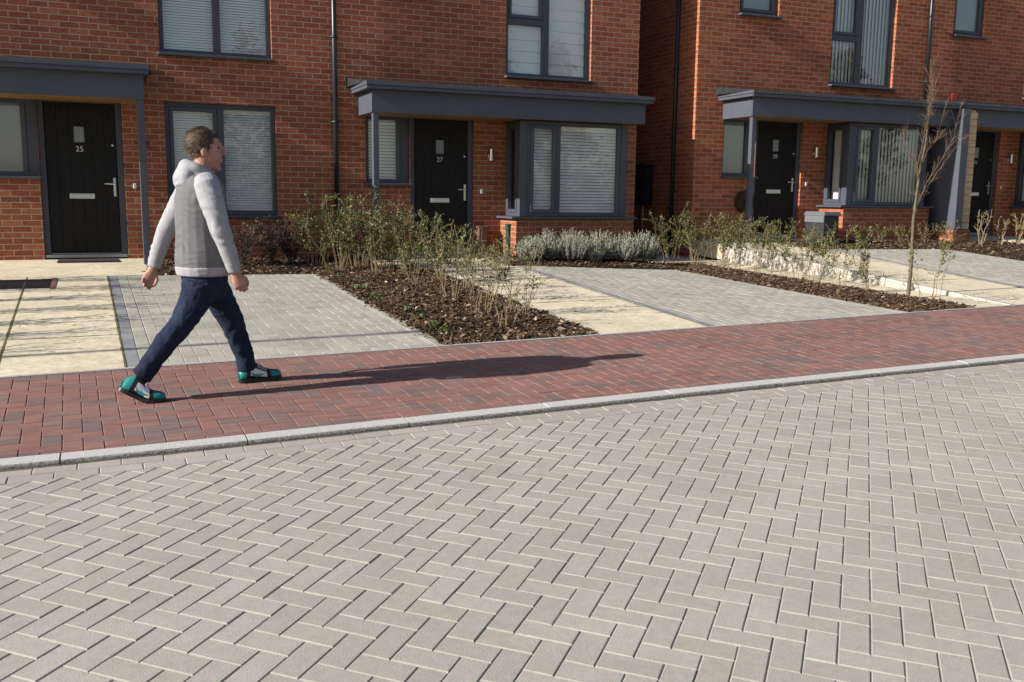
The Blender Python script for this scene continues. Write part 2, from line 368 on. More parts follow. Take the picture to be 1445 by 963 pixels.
def cleanp(p):
    q = []
    for a in p:
        if not q or math.hypot(a[0] - q[-1][0], a[1] - q[-1][1]) > .004: q.append(a)
    if len(q) > 2 and math.hypot(q[0][0] - q[-1][0], q[0][1] - q[-1][1]) <= .004: q.pop()
    return q
def put_block(mb, poly, zf, m=0, joint=.0032, cham=.0034, depth=.03):
    poly = cleanp(poly)
    if len(poly) < 3: return
    if area(poly) < 0: poly = poly[::-1]
    if area(poly) < 9e-4: return
    o = inset(poly, joint / 2)
    if not o: return
    i = inset(o, cham)
    if not i or len(i) != len(o): return
    n = len(o); a = random.random(); dz = random.gauss(0, .0007); tx, ty = random.gauss(0, .004), random.gauss(0, .004)
    cx, cy = sum(q[0] for q in o) / n, sum(q[1] for q in o) / n
    h = lambda q: zf(*q) + dz + tx * (q[0] - cx) + ty * (q[1] - cy)
    i = [(q[0] + random.gauss(0, .0006), q[1] + random.gauss(0, .0006)) for q in i]
    vs = [(*q, h(q)) for q in i] + [(*q, h(q) - cham * .75) for q in o] + [(*q, h(q) - depth) for q in o]
    fs = [tuple(range(n))] + [(k, n + k, n + (k + 1) % n, (k + 1) % n) for k in range(n)] + [(n + k, 2 * n + k, 2 * n + (k + 1) % n, n + (k + 1) % n) for k in range(n)]
    mb.add(vs, fs, m, a)
def herringbone(mb, org, ang, bounds, hps, zf, mirror=False):
    """2:1 blocks, lattice (1,1),(4,0) in 10 cm steps; hps(x, y) returns the half-planes that clip a block there"""
    ca, sa = math.cos(ang), math.sin(ang); u = .1
    A = (ca * u, sa * u); B = (sa * u, -ca * u)
    if mirror: B = (-B[0], -B[1])
    x0, x1, y0, y1 = bounds
    rad = max(math.hypot(x - org[0], y - org[1]) for x in (x0, x1) for y in (y0, y1)) / u
    n = int(rad) + 4
    for m in range(-n // 2, n // 2):
        for k in range(-int(1.5 * n), int(1.5 * n)):
            a, b = k + 4 * m, k
            px, py = org[0] + a * A[0] + b * B[0], org[1] + a * A[1] + b * B[1]
            if not (x0 - .3 < px < x1 + .3 and y0 - .3 < py < y1 + .3): continue
            for (a0, a1, b0, b1) in ((0, 2, -1, 0), (0, 1, 0, 2)):
                poly = [(px + s * A[0] + t * B[0], py + s * A[1] + t * B[1]) for s, t in ((a0, b0), (a1, b0), (a1, b1), (a0, b1))]
                cx, cy = sum(q[0] for q in poly) / 4, sum(q[1] for q in poly) / 4
                for hp in hps(cx, cy):
                    poly = clip_poly(poly, hp)
                    if len(poly) < 3: break
                if len(poly) >= 3: put_block(mb, poly, zf)
def hp_below(fn, x):                                     # y <= fn(x), linearised at x
    s = (fn(x + .05) - fn(x - .05)) / .1; return (-s, 1, fn(x) - s * x)
def hp_above(fn, x):
    s = (fn(x + .05) - fn(x - .05)) / .1; return (s, -1, -(fn(x) - s * x))
def strip_course(mb, fn, x0, x1, off, zf, phase=0, L=.2):   # one row of stretchers following a line y = fn(x) - off
    x = x0 - phase
    while x < x1:
        xa, xb = x, x + L
        put_block(mb, [(xa, fn(xa) - off - .1), (xb, fn(xb) - off - .1), (xb, fn(xb) - off), (xa, fn(xa) - off)], zf)
        x = xb

RX0, RX1, RY0 = -7.0, 16.0, -2.0
road = MB()
herringbone(road, (1.017, 2.674), .817, (-3.6, 13.5, 1.2, 5.4), lambda x, y: [hp_below(lambda t: kerbY(t) - .206, x)], RZ)
strip_course(road, kerbY, -3.6, 14, .004, RZ); strip_course(road, kerbY, -3.6, 14, .105, RZ, .1)
xs = np.linspace(-14, 26, 81)
for a, b in zip(xs[:-1], xs[1:]):
    road.quad((a, -14, RZ(a, -14) - .0048), (b, -14, RZ(b, -14) - .0048), (b, kerbY(b) + .05, RZ(b, kerbY(b) + .05) - .0048), (a, kerbY(a) + .05, RZ(a, kerbY(a) + .05) - .0048), 1)
for a in np.arange(-4, 16, .04):
    b_ = a + .04; wa, wb = (.006 + .010 * max(0, mnoise.noise((q * 3.1, 0, 0)) + .45) for q in (a, b_))
    road.quad((a, kerbY(a) - wa, RZ(a, kerbY(a)) + .0012), (b_, kerbY(b_) - wb, RZ(b_, kerbY(b_)) + .0012), (b_, kerbY(b_) + .004, RZ(b_, kerbY(b_)) + .003), (a, kerbY(a) + .004, RZ(a, kerbY(a)) + .003), 2)
tag(road.obj('road', [M['road'], M['sand'], M['grit']]), 'pale grey herringbone block road', None, None, 'structure')

pav = MB()
pav_ang = math.pi / 2 + .0325
herringbone(pav, (.1, 6.0), pav_ang, (-4.2, 17, 5.0, 7.9), lambda x, y: [hp_below(lambda t: YB(t) - .045, x), hp_above(lambda t: kerbY(t) + .115, x)], PZ, True)
for a, b in zip(xs[:-1], xs[1:]):
    y0a, y0b, y1a, y1b = kerbY(a) + .08, kerbY(b) + .08, YB(a), YB(b)
    pav.quad((a, y0a, PZ(a, y0a) - .0048), (b, y0b, PZ(b, y0b) - .0048), (b, y1b, PZ(b, y1b) - .0048), (a, y1a, PZ(a, y1a) - .0048), 1)
tag(pav.obj('pavement', [M['red_paver'], M['red_sand']]), 'red block pavement between kerb and gardens', None, None, 'structure')

kb = MB(); x = -9.35                                     # kerb units, 0.91 m each, rounded nose
prof = [(0, -.10), (0, .010), (.002, .019), (.007, .026), (.015, .0300), (.112, .0300), (.112, -.10)]
while x < 20:
    xa, xb = x + .004, x + .903; n = 4; vs = []
    dzk = random.gauss(0, .0012)
    for i in range(n + 1):
        xx = xa + (xb - xa) * i / n
        for (o, h) in prof: vs.append((xx, kerbY(xx) + o, RZ(xx, kerbY(xx) + o) + h + dzk))
    k = len(prof)
    fs = [(i * k + j, (i + 1) * k + j, (i + 1) * k + j + 1, i * k + j + 1) for i in range(n) for j in range(k - 1)]
    fs += [tuple(range(k)), tuple(reversed(range(n * k, n * k + k)))]
    b0 = len(kb.m); kb.add(vs, fs); x += .907
    for i_ in range(n * (k - 1)):
        if i_ % (k - 1) < 3: kb.m[b0 + i_] = 1
tag(kb.obj('kerb', [M['kerb'], M['kerb_face']]), 'low pale granite kerb', None, None, 'structure')

pin = MB(); x = -6
while x < 19:
    xb = x + .9
    vs = []
    for xx in (x + .002, xb - .002):
        y = YB(xx)
        vs += [(xx, y - .043, PZ(xx, y) - .1), (xx, y - .043, PZ(xx, y - .043) + .003), (xx, y - .002, PZ(xx, y) + .003), (xx, y - .002, PZ(xx, y) - .1)]
    pin.add(vs, [(0, 4, 5, 1), (1, 5, 6, 2), (2, 6, 7, 3), (0, 1, 2, 3), (7, 6, 5, 4)]); x = xb
tag(pin.obj('edging', M['pin']), 'thin concrete edging behind pavement', None, None, 'structure')

def drive(key, name, label):
    p = P[key]; mb = MB()
    p.sheet(mb, 8, 24, -.006, .2, 1)
    yb = max(p.yb) if hasattr(p.yb, '__len__') else p.yb
    def zf(x, y): return p.z(x, y)
    back = (lambda x: p.yb[0] + (p.yb[1] - p.yb[0]) * (x - p.xl) / (p.xr - p.xl) - .005) if hasattr(p.yb, '__len__') else (lambda x: p.yb - .005)
    k = .022
    # two lines of stretchers along each side, laid lengthwise
    for side, x0 in ((1, p.xl), (-1, p.xr)):
        for row in (0, 1) if side == 1 else (0,):
            y = YB(x0) + .005 - .1 * row
            while y < yb:
                ya, yb2 = max(y, YB(x0) + .003), min(y + .2, back(x0))
                if yb2 - ya > .03:
                    xa = lambda yy: LX(x0, yy) + side * (.003 + .1 * row)
                    put_block(mb, [(xa(ya), ya), (xa(ya) + side * .1, ya), (xa(yb2) + side * .1, yb2), (xa(yb2), yb2)], zf, 2 if side == 1 and row == 0 else 0)
                y += .2
    li, ri = .205, .105
    def hps(x, y):
        y0 = YB(p.xl)
        return [(-1, -k, -(p.xl + li + k * y0)), (1, k, p.xr - ri + k * YB(p.xr)), hp_above(lambda t: YB(t) + .004, x), hp_below(back, x)]
    herringbone(mb, (p.xl, YB(p.xl)), math.pi / 2 + k, (p.xl - .4, p.xr + .2, YB(p.xl) - .1, yb + .1), hps, zf, True)
    return tag(mb.obj(name, [M['drive'], M['sand'], M['edge_paver']]), label, None, None, 'structure')
drive('drive25', 'driveway', 'grey block driveway behind the walking man')
drive('drive23', 'driveway', 'grey block driveway left of the view')
drive('drive27', 'driveway', 'grey block driveway before the lavender')
drive('drive29', 'driveway', 'grey block driveway at the far right')
drive('drive31', 'driveway', 'grey block driveway beyond the far right')

# concrete paths with mossy joints
def path(keys, label, joints):
    mb = MB()
    for k in keys: P[k].sheet(mb, 6, 24)
    for k, kind, v in joints:
        p = P[k]; pts = []
        for i in range(41):
            t = i / 40
            pts.append(p.pt(v, t) if kind == 'u' else p.pt(t, v))
        w = .007
        for a, b in zip(pts[:-1], pts[1:]):
            d = (w, 0) if kind == 'u' else (0, w)
            ww = 1 + .8 * mnoise.noise((a[0] * 6, a[1] * 6, 1))
            mb.quad((a[0] - d[0] * ww, a[1] - d[1] * ww, a[2] + .004), (b[0] - d[0] * ww, b[1] - d[1] * ww, b[2] + .004), (b[0] + d[0] * ww, b[1] + d[1] * ww, b[2] + .004), (a[0] + d[0] * ww, a[1] + d[1] * ww, a[2] + .004), 1)
    return tag(mb.obj('path', [M['slab'], M['moss']]), label, None, None, 'structure')
path(['slab25', 'land25'], 'cream concrete path to door 25', [('slab25', 'u', .33), ('slab25', 'u', .9975), ('slab25', 'v', .26), ('slab25', 'v', .52), ('slab25', 'v', .78), ('slab25', 'v', .995)])
path(['slab27', 'land27'], 'cream concrete path to door 27', [('slab27', 'u', .004), ('slab27', 'u', .996), ('slab27', 'v', .33), ('slab27', 'v', .66), ('slab27', 'v', .995)])
path(['strip'], 'low cream path beside the upstand', [])
path(['slab29', 'land29'], 'raised cream concrete path to door 29', [('slab29', 'v', .3), ('slab29', 'v', .6), ('slab29', 'u', .996)])
path(['slab31', 'land31'], 'cream concrete path to door 31', [('slab31', 'v', .5)])
path(['gap'], 'passage floor between the houses', [])

up = MB(); a = P['slab29']; b = P['strip']               # concrete upstand between the low strip and the raised path
rows = []
for i in range(31):
    v = i / 30; x, y, z = a.pt(0, v)
    rows.append([(x - .012 + .002 * mnoise.noise((y * 4, 0, 0)), y, b.z(LX(9.05, y), y) - .05), (x - .006 + .002 * mnoise.noise((y * 5, 3, 0)), y, z - .012), (x - .001, y, z + .006), (x + .07, y, z + .006)])
vs = [q for r in rows for q in r]
up.add(vs, [(i * 4 + j, i * 4 + j + 1, (i + 1) * 4 + j + 1, (i + 1) * 4 + j) for i in range(30) for j in range(3)])
e = rows[-1]; up.add([e[0], e[1], e[2], e[3], (e[3][0], e[3][1], e[0][2])], [(0, 1, 2, 3, 4)])
tag(up.obj('retaining_edge', M['slab_edge']), 'rough pale concrete upstand of the raised path', None, None, 'structure')

bed = MB()
for k in ('bed25', 'bed27', 'bed27b'): P[k].sheet(bed, 14, 40, -.012, .2, 0, .03)
tag(bed.obj('planting_bed', M['soil']), 'dark soil bed between the two driveways', None, None, 'structure')
bed = MB(); P['bed23'].sheet(bed, 14, 40, -.012, .2, 0, .03); tag(bed.obj('planting_bed', M['soil']), 'soil bed left of the cream path to door 25', None, None, 'structure')
bed = MB(); P['bedlav'].sheet(bed, 16, 14, -.012, .2, 0, .03); tag(bed.obj('planting_bed', M['soil']), 'soil bed under the bay of number 27', None, None, 'structure')
bed = MB(); P['bed29'].sheet(bed, 14, 40, -.012, .2, 0, .035); tag(bed.obj('planting_bed', M['soil']), 'soil bed with the sapling', None, None, 'structure')
bed = MB()
for k in ('bed29f', 'bed31'): P[k].sheet(bed, 14, 24, -.012, .2, 0, .03)
tag(bed.obj('planting_bed', M['soil']), 'soil bed before number 29 and 31', None, None, 'structure')

def bedz(k, x, y, bulge=.03): return P[k].z(x, y) + bulge

def mulch(keys, n, label):
    mb = MB()
    for k, cnt in zip(keys, n):
        p = P[k]
        for _ in range(cnt):
            u, v = random.random(), random.random()
            if random.random() < .05: u = random.choice((-abs(random.gauss(0, .03)), 1 + abs(random.gauss(0, .03))))
            x, y, z = p.pt(u, v)
            e = min(1, 5 * max(0, min(u, 1 - u, v, 1 - v)))
            z += -.008 + .034 * e + random.uniform(-.006, .012)
            if u < 0 or u > 1: z = p.pt(min(1, max(0, u)), v)[2] + .012
            l = random.choice((.007, .009, .012, .015, .02, .03)) * random.uniform(.7, 1.3); w = l * random.uniform(.25, .6); t = random.uniform(.002, .006)
            rot = Matrix.Rotation(random.uniform(0, 6.28), 3, 'Z') @ Matrix.Rotation(random.gauss(0, .4), 3, 'X') @ Matrix.Rotation(random.gauss(0, .4), 3, 'Y')
            vs = [Vector((x, y, z)) + rot @ Vector(q) for q in ((-l, -w, 0), (l * .9, -w * .8, 0), (l, w, 0), (-l * .8, w * .9, 0), (-l, -w, t), (l * .9, -w * .8, t), (l, w, t), (-l * .8, w * .9, t))]
            mb.add(vs, [(4, 5, 6, 7), (0, 1, 5, 4), (1, 2, 6, 5), (2, 3, 7, 6), (3, 0, 4, 7)], 0, min(1, random.random() ** 1.1))
    return tag(mb.obj('bark_mulch', M['mulch']), label, 'mulch', None, 'stuff')
mulch(['bed25', 'bed27', 'bed27b'], [4500, 21000, 3000], 'dark bark mulch covering the bed between the two driveways')
mulch(['bedlav'], [3500], 'dark bark mulch under the lavender clumps')
mulch(['bed29'], [15000], 'dark bark mulch round the foot of the sapling')
mulch(['bed29f', 'bed31'], [4500, 4500], 'dark bark mulch in the far right beds')

g = MB(); n = 24
for i in range(n):
    for j in range(n):
        q = [(-160 + 320 * (i + di) / n, -160 + 320 * (j + dj) / n) for di, dj in ((0, 0), (1, 0), (1, 1), (0, 1))]
        g.quad(*[(x, y, RZ(x, y) - .28) for x, y in q])
tag(g.obj('ground', M['earth']), 'open ground round the street', None, None, 'structure')

# ------------------------------------------------------------------ houses
def text_mesh(s, size, mtl, parent, x, y, z, name, ext=.004, align='CENTER'):
    cu = bpy.data.curves.new(name, 'FONT'); cu.body = s; cu.size = size; cu.extrude = ext; cu.align_x = align
    o = bpy.data.objects.new(name, cu); C.objects.link(o)
    dg = bpy.context.evaluated_depsgraph_get(); me = bpy.data.meshes.new_from_object(o.evaluated_get(dg))
    bpy.data.objects.remove(o)
    me.transform(Matrix.Translation((x, y, z)) @ Matrix.Rotation(math.pi / 2, 4, 'X'))
    me.materials.clear(); me.materials.append(mtl)
    return lk(bpy.data.objects.new(name, me), parent)

def wall_front(mb, x0, x1, z0, z1, y, ops, rev=.115):
    xs = sorted({x0, x1, *[o[0] for o in ops], *[o[1] for o in ops]}); zs = sorted({z0, z1, *[o[2] for o in ops], *[o[3] for o in ops]})
    for a, b in zip(xs[:-1], xs[1:]):
        for c, d in zip(zs[:-1], zs[1:]):
            mx, mz = (a + b) / 2, (c + d) / 2
            if any(o[0] < mx < o[1] and o[2] < mz < o[3] for o in ops): continue
            mb.quad((a, y, c), (b, y, c), (b, y, d), (a, y, d))
    for a, b, c, d in ops:
        mb.quad((a, y, c), (a, y, d), (a, y + rev, d), (a, y + rev, c)); mb.quad((b, y, d), (b, y, c), (b, y + rev, c), (b, y + rev, d))
        mb.quad((a, y, d), (b, y, d), (b, y + rev, d), (a, y + rev, d)); mb.quad((b, y, c), (a, y, c), (a, y + rev, c), (b, y + rev, c))

def frame_bars(mb, x0, x1, z0, z1, y, d=.07, w=.058):
    mb.box(x0, x1, y, y + d, z0, z0 + w); mb.box(x0, x1, y, y + d, z1 - w, z1)
    mb.box(x0, x0 + w, y + .0005, y + d, z0 + w, z1 - w); mb.box(x1 - w, x1, y + .0005, y + d, z0 + w, z1 - w)

def slats(x0, x1, z0, z1, y, pitch, tilt=.9, w=None, vertical=False):
    mb = MB(); w = w or pitch * 1.08
    if vertical:
        n = int((x1 - x0) / pitch)
        for i in range(n + 1):
            x = x0 + i * pitch; a = tilt + random.gauss(0, .03); dx, dy = math.cos(a) * w / 2, math.sin(a) * w / 2
            zc = [z0 + (z1 - z0) * k / 4 for k in range(5)]
            for c, d in zip(zc[:-1], zc[1:]): mb.quad((x - dx, y - dy, c), (x + dx, y + dy, c), (x + dx, y + dy, d), (x - dx, y - dy, d))
    else:
        n = int((z1 - z0) / pitch)
        for i in range(n):
            z = z1 - (i + .5) * pitch; dy, dz = math.cos(tilt) * w / 2, math.sin(tilt) * w / 2; s = random.gauss(0, .0012)
            mb.quad((x0, y - dy, z - dz + s), (x1, y - dy, z - dz - s), (x1, y + dy, z + dz - s), (x0, y + dy, z + dz + s))
        mb.box(x0, x1, y - .025, y + .025, z1 - .004, z1 + .04)
        for t in (.17, .83):
            xx = x0 + (x1 - x0) * t; mb.box(xx - .0015, xx + .0015, y - w / 2 - .003, y - w / 2 - .001, z0, z1)
    return mb

def window(par, x0, x1, z0, z1, y, split=None, transom=None, sash=(), blind='fine', sill=True, panel=None):
    """window part with its own frame mesh; pane, blind and sill are its children"""
    mb = MB(); W = .055
    frame_bars(mb, x0, x1, z0, z1, y)
    gx = [(x0 + W, x1 - W)]
    if split: mb.box(split[0], split[1], y + .001, y + .069, z0 + W, z1 - W); gx = [(x0 + W, split[0]), (split[1], x1 - W)]
    cells = [[a, b, z0 + W, z1 - W] for a, b in gx]
    if transom:
        a, b, _, _ = cells[0]; mb.box(a, b, y + .001, y + .069, *transom)
        cells = [[a, b, z0 + W, transom[0]], [a, b, transom[1], z1 - W]] + cells[1:]
    if panel:                                           # solid infill panel on the right of the light
        mb.box(panel, x1 - W, y + .012, y + .06, z0 + W, z1 - W); mb.box(panel - .06, panel, y + .001, y + .069, z0 + W, z1 - W)
        cells[0][1] = panel - .06
    for i in sash:
        a, b, c, d = cells[i]; frame_bars(mb, a + .003, b - .003, c + .003, d - .003, y - .012, .06, .05)
        cells[i] = [a + .053, b - .053, c + .053, d - .053]
    w = mb.obj('window', M['frame'], par, bevel=.004)
    pn = MB()
    for a, b, c, d in cells: pn.quad((a - .006, y + .035, c - .006), (b + .006, y + .035, c - .006), (b + .006, y + .035, d + .006), (a - .006, y + .035, d + .006))
    pn.obj('pane', M['glass'], w)
    bx0, bx1, bz0, bz1, by = x0 + .03, x1 - .03, z0 + .04, z1 - .09, y + .095
    if blind == 'fine':
        for k, (a, b) in enumerate([(x0 + .03, (split[0] + split[1]) / 2 - .008), ((split[0] + split[1]) / 2 + .008, x1 - .03)] if split else [(x0 + .03, x1 - .03)]):
            slats(a, b, bz0, bz1, by, .034, 1.10, .033).obj('blind', M['blind'], w)
    elif blind == 'wide': slats(bx0, bx1, bz0, bz1, by, .046, 1.12, .043).obj('blind', M['blind'], w)
    elif blind == 'pleat':
        for a, b in [(x0 + .03, (split[0] + split[1]) / 2 - .01), ((split[0] + split[1]) / 2 + .01, x1 - .06)]:
            q = MB(); z = bz1; i = 0
            while z > bz0:
                z2 = max(bz0, z - .165)
                q.quad((a, by, z), (b, by, z), (b, by - .02, z2 + .012), (a, by - .02, z2 + .012)); q.quad((a, by - .02, z2 + .012), (b, by - .02, z2 + .012), (b, by, z2), (a, by, z2)); z = z2
            q.obj('blind', M['blind'], w)
    elif blind == 'vertical': slats(bx0, bx1, bz0, bz1, by, .078, .42, .089, True).obj('blind', M['blind_cream'], w)
    elif blind == 'frost':
        q = MB(); q.box(bx0, bx1, y + .06, y + .066, z0 + .05, z1 - .05); q.obj('frosted_film', M['frost'], w)
    if sill:
        s = MB(); s.box(x0 - .025, x1 + .02, y - .155, y - .001, z0 - .034, z0 - .002); s.obj('sill', M['trim'], w, bevel=.004)
    return w

def door(par, x0, x1, z0, z1, y, num, dots=None):
    """x0..x1 is the leaf"""
    fr = MB()
    fr.box(x0 - .075, x0 - .004, y - .02, y + .06, z0 - .02, z1 + .03); fr.box(x1 + .004, x1 + .078, y - .02, y + .06, z0 - .02, z1 + .03)
    fr.box(x0 - .004, x1 + .004, y - .0195, y + .06, z1 + .004, z1 + .03)
    fr.obj('door_frame', M['frame'], par, bevel=.004)
    lf = MB(); n = 6; w = (x1 - x0) / n
    lf.box(x0, x1, y + .008, y + .05, z0 + .03, z1)
    for i in range(n): lf.box(x0 + i * w + .0025, x0 + (i + 1) * w - .0025, y + .003, y + .012, z0 + .034, z1 - .004)
    d = lf.obj('door', M['door'], par, bevel=.002)
    cx = (x0 + x1) / 2 - .02; h = z1 - z0
    gz1, gz0 = z1 - .295, z1 - .49
    g = MB(); g.box(cx - .085, cx + .085, y - .008, y + .002, gz1, gz1 + .028); g.box(cx - .085, cx + .085, y - .008, y + .002, gz0 - .028, gz0)
    g.box(cx - .085, cx - .06, y - .0078, y + .002, gz0, gz1); g.box(cx + .06, cx + .085, y - .0078, y + .002, gz0, gz1); g.obj('light_surround', M['door'], d, bevel=.003)
    g = MB(); g.box(cx - .06, cx + .06, y - .002, y + .0025, gz0, gz1); g.obj('door_light', M['frost'], d)
    text_mesh(num, .098, M['number'], d, cx, y - .001, gz0 - .118, 'door_number')
    lz = z0 + .775
    q = MB(); q.box(cx - .15, cx + .15, y - .007, y + .002, lz - .034, lz + .034); q.box(cx - .12, cx + .12, y - .012, y - .0065, lz - .018, lz + .022); q.obj('letterbox', M['chrome'], d, bevel=.003)
    hx = x1 - .042; hz = z0 + .935
    q = MB(); q.box(hx - .015, hx + .015, y - .009, y + .002, hz - .16, hz + .08)
    q.tube([(hx, y - .005, hz), (hx, y - .05, hz)], .011, 8); q.tube([(hx + .008, y - .05, hz), (hx - .06, y - .052, hz + .002), (hx - .12, y - .045, hz + .001)], [.011, .010, .008], 8)
    q.obj('handle', M['chrome'], d, bevel=.001)
    q = MB(); q.tube([(hx - .005, y - .006, z0 + 1.43), (hx - .005, y + .003, z0 + 1.43)], .014, 10); q.obj('lock', M['chrome'], d)
    q = MB(); q.box(x0 - .07, x1 + .07, y - .045, y + .05, z0 - .02, z0 + .024); q.box(x0, x1, y - .012, y + .02, z0 + .026, z0 + .04); q.obj('threshold', M['steel'], par, bevel=.003)
    return d

def wall_lamp(par, x, y, z):
    q = MB(); q.box(x - .03, x + .03, y - .018, y, z - .06, z + .0); q.tube([(x, y - .01, z - .03), (x, y - .075, z - .03)], .010, 8)
    q.tube([(x, y - .075, z - .09), (x, y - .075, z - .055), (x, y - .075, z - .05), (x, y - .075, z + .08), (x, y - .075, z + .085)], [.035, .035, .027, .027, .012], 12)
    q.obj('wall_lamp', M['chrome'], par, bevel=.001)
def bell(par, x, y, z):
    q = MB(); q.box(x - .02, x + .02, y - .016, y, z - .032, z + .032); q.obj('doorbell', M['white'], par, bevel=.004)
def pipe(par, x, y, z0, z1, r=.034):
    q = MB(); q.tube([(x, y, z0), (x, y, z1)], r, 14)
    z = z1 - .25
    while z > z0:
        q.tube([(x, y, z - .018), (x, y, z + .018)], r + .006, 14); q.box(x - .05, x + .05, y + .012, y + r + .012, z - .014, z + .014); z -= 1.15
    o = q.obj('drainpipe', M['pipe'], par); o.data.polygons.foreach_set('use_smooth', [len(p.vertices) == 4 for p in o.data.polygons]); return o

def canopy(par, x0, x1, dz, yf, fl=.80, left_gutter=.11, right_gutter=.07, hipl=True, posts=()):
    """x0..x1 fascia run; yf the brick plane behind it"""
    c = MB(); z0, z1 = 1.097 + dz, 1.392 + dz; t = .03
    c.box(x0, x1, yf - fl, yf - fl + t, z0, z1)
    c.box(x0, x0 + t, yf - fl + t, yf - .002, z0, z1 - .001); c.box(x1 - t, x1, yf - fl + t, yf - .002, z0, z1 - .001)
    root = c.obj('canopy', M['trim'], par, bevel=.003)
    s = MB(); s.box(x0 + t, x1 - t, yf - fl + t, yf - .003, z0 + .012, z0 + .03); s.obj('soffit', M['soffit'], root)
    a, b = x0 - left_gutter, x1 + right_gutter
    s = MB(); s.box(a + .012, b - .012, yf - fl - .135, yf - .004, z1 + .001, z1 + .044); s.box(a, b, yf - fl - .155, yf - .004, z1 + .047, z1 + .092)
    s.obj('gutter', M['trim'], root, bevel=.003)
    s = MB(); zr, zt = z1 + .094, z1 + .222
    s.add([(a + .01, yf - fl - .13, zr), (b - .01, yf - fl - .13, zr), (b + .05, yf - .004, zr), (a - .05, yf - .004, zr), (a - .05, yf - .004, zt), (b + .05, yf - .004, zt), (a + .01, yf - fl - .13, zr + .006), (b - .01, yf - fl - .13, zr + .006)],
          [(0, 3, 2, 1), (6, 7, 5, 4), (0, 1, 7, 6), (1, 2, 5, 7), (3, 0, 6, 4), (2, 3, 4, 5)])
    s.obj('canopy_roof', M['roof'], root)
    for (px0, px1, zb) in posts:
        s = MB(); s.box(px0, px1, yf - fl + .012, yf - fl + .012 + (px1 - px0), zb, z0 + .011); s.obj('post', M['trim'], root, bevel=.004)
    return root

def bay(par, X0, dz, yf, zg, blind, dpt=.62):
    """square bay: brick plinth, sill, corner posts, left side light and two front lights"""
    a, b = X0 + 2.585, X0 + 4.545; y = yf - dpt
    w = MB(); w.box(a, b, y, yf - .001, zg, -.335 + dz); w.obj('bay_plinth', M['brick'] if dz < .1 else M['brick_sun_tint'], par, uv=True)
    fx0, fx1 = X0 + 2.64, X0 + 4.43; z0, z1 = -.298 + dz, 1.094 + dz
    s = MB(); s.box(a - .07, b + .06, y - .05, yf - .002, -.333 + dz, -.300 + dz); s.obj('bay_sill', M['trim'], par, bevel=.004)
    p = MB(); p.box(fx0, fx0 + .115, y + .02, y + .135, z0, z1); p.obj('bay_post', M['frame'], par, bevel=.005)
    p = MB(); p.box(fx1 - .10, fx1, y + .02, y + .12, z0, z1); p.obj('bay_post', M['frame'], par, bevel=.005)
    p = MB(); p.box(fx1 - .06, fx1 - .002, y + .12, yf - .003, z0, z1); p.obj('bay_cheek', M['frame'], par, bevel=.005)
    xs = X0 + 3.23
    window(par, fx0 + .117, fx1 - .102, z0 + .001, z1, y + .03, (xs, xs + .075), None, (0,), blind, False)
    # side light facing left
    m = MB(); y0, y1 = y + .137, yf - .004; xo = fx0 + .03; W = .055
    for q in ((y0, y1, z0 + .001, z0 + W), (y0, y1, z1 - W, z1), (y0, y0 + W, z0 + W, z1 - W), (y1 - W, y1, z0 + W, z1 - W)): m.box(xo, xo + .065, *q)
    for q in ((y0 + W, y1 - W, z0 + W, z0 + W + .05), (y0 + W, y1 - W, z1 - W - .05, z1 - W), (y0 + W, y0 + W + .045, z0 + W + .05, z1 - W - .05), (y1 - W - .045, y1 - W, z0 + W + .05, z1 - W - .05)): m.box(xo - .012, xo + .05, *q)
    sw = m.obj('window', M['frame'], par, bevel=.004)
    g = MB(); g.quad((xo + .035, y1 - .09, z0 + .09), (xo + .035, y0 + .09, z0 + .09), (xo + .035, y0 + .09, z1 - .09), (xo + .035, y1 - .09, z1 - .09)); g.obj('pane', M['glass'], sw)
    g = MB()
    if blind == 'vertical':
        yy = y0 + .30
        while yy < y1 - .03: g.quad((xo + .14, yy - .05, z0 + .05), (xo + .13, yy + .045, z0 + .05), (xo + .13, yy + .045, z1 - .08), (xo + .14, yy - .05, z1 - .08)); yy += .08
    else:
        z = z1 - .09
        while z > z0 + .06: g.quad((xo + .12, y0 + .05, z), (xo + .12, y1 - .03, z), (xo + .148, y1 - .03, z - .040), (xo + .148, y0 + .05, z - .040)); z -= .046
    g.obj('blind', M['blind_cream'], sw)

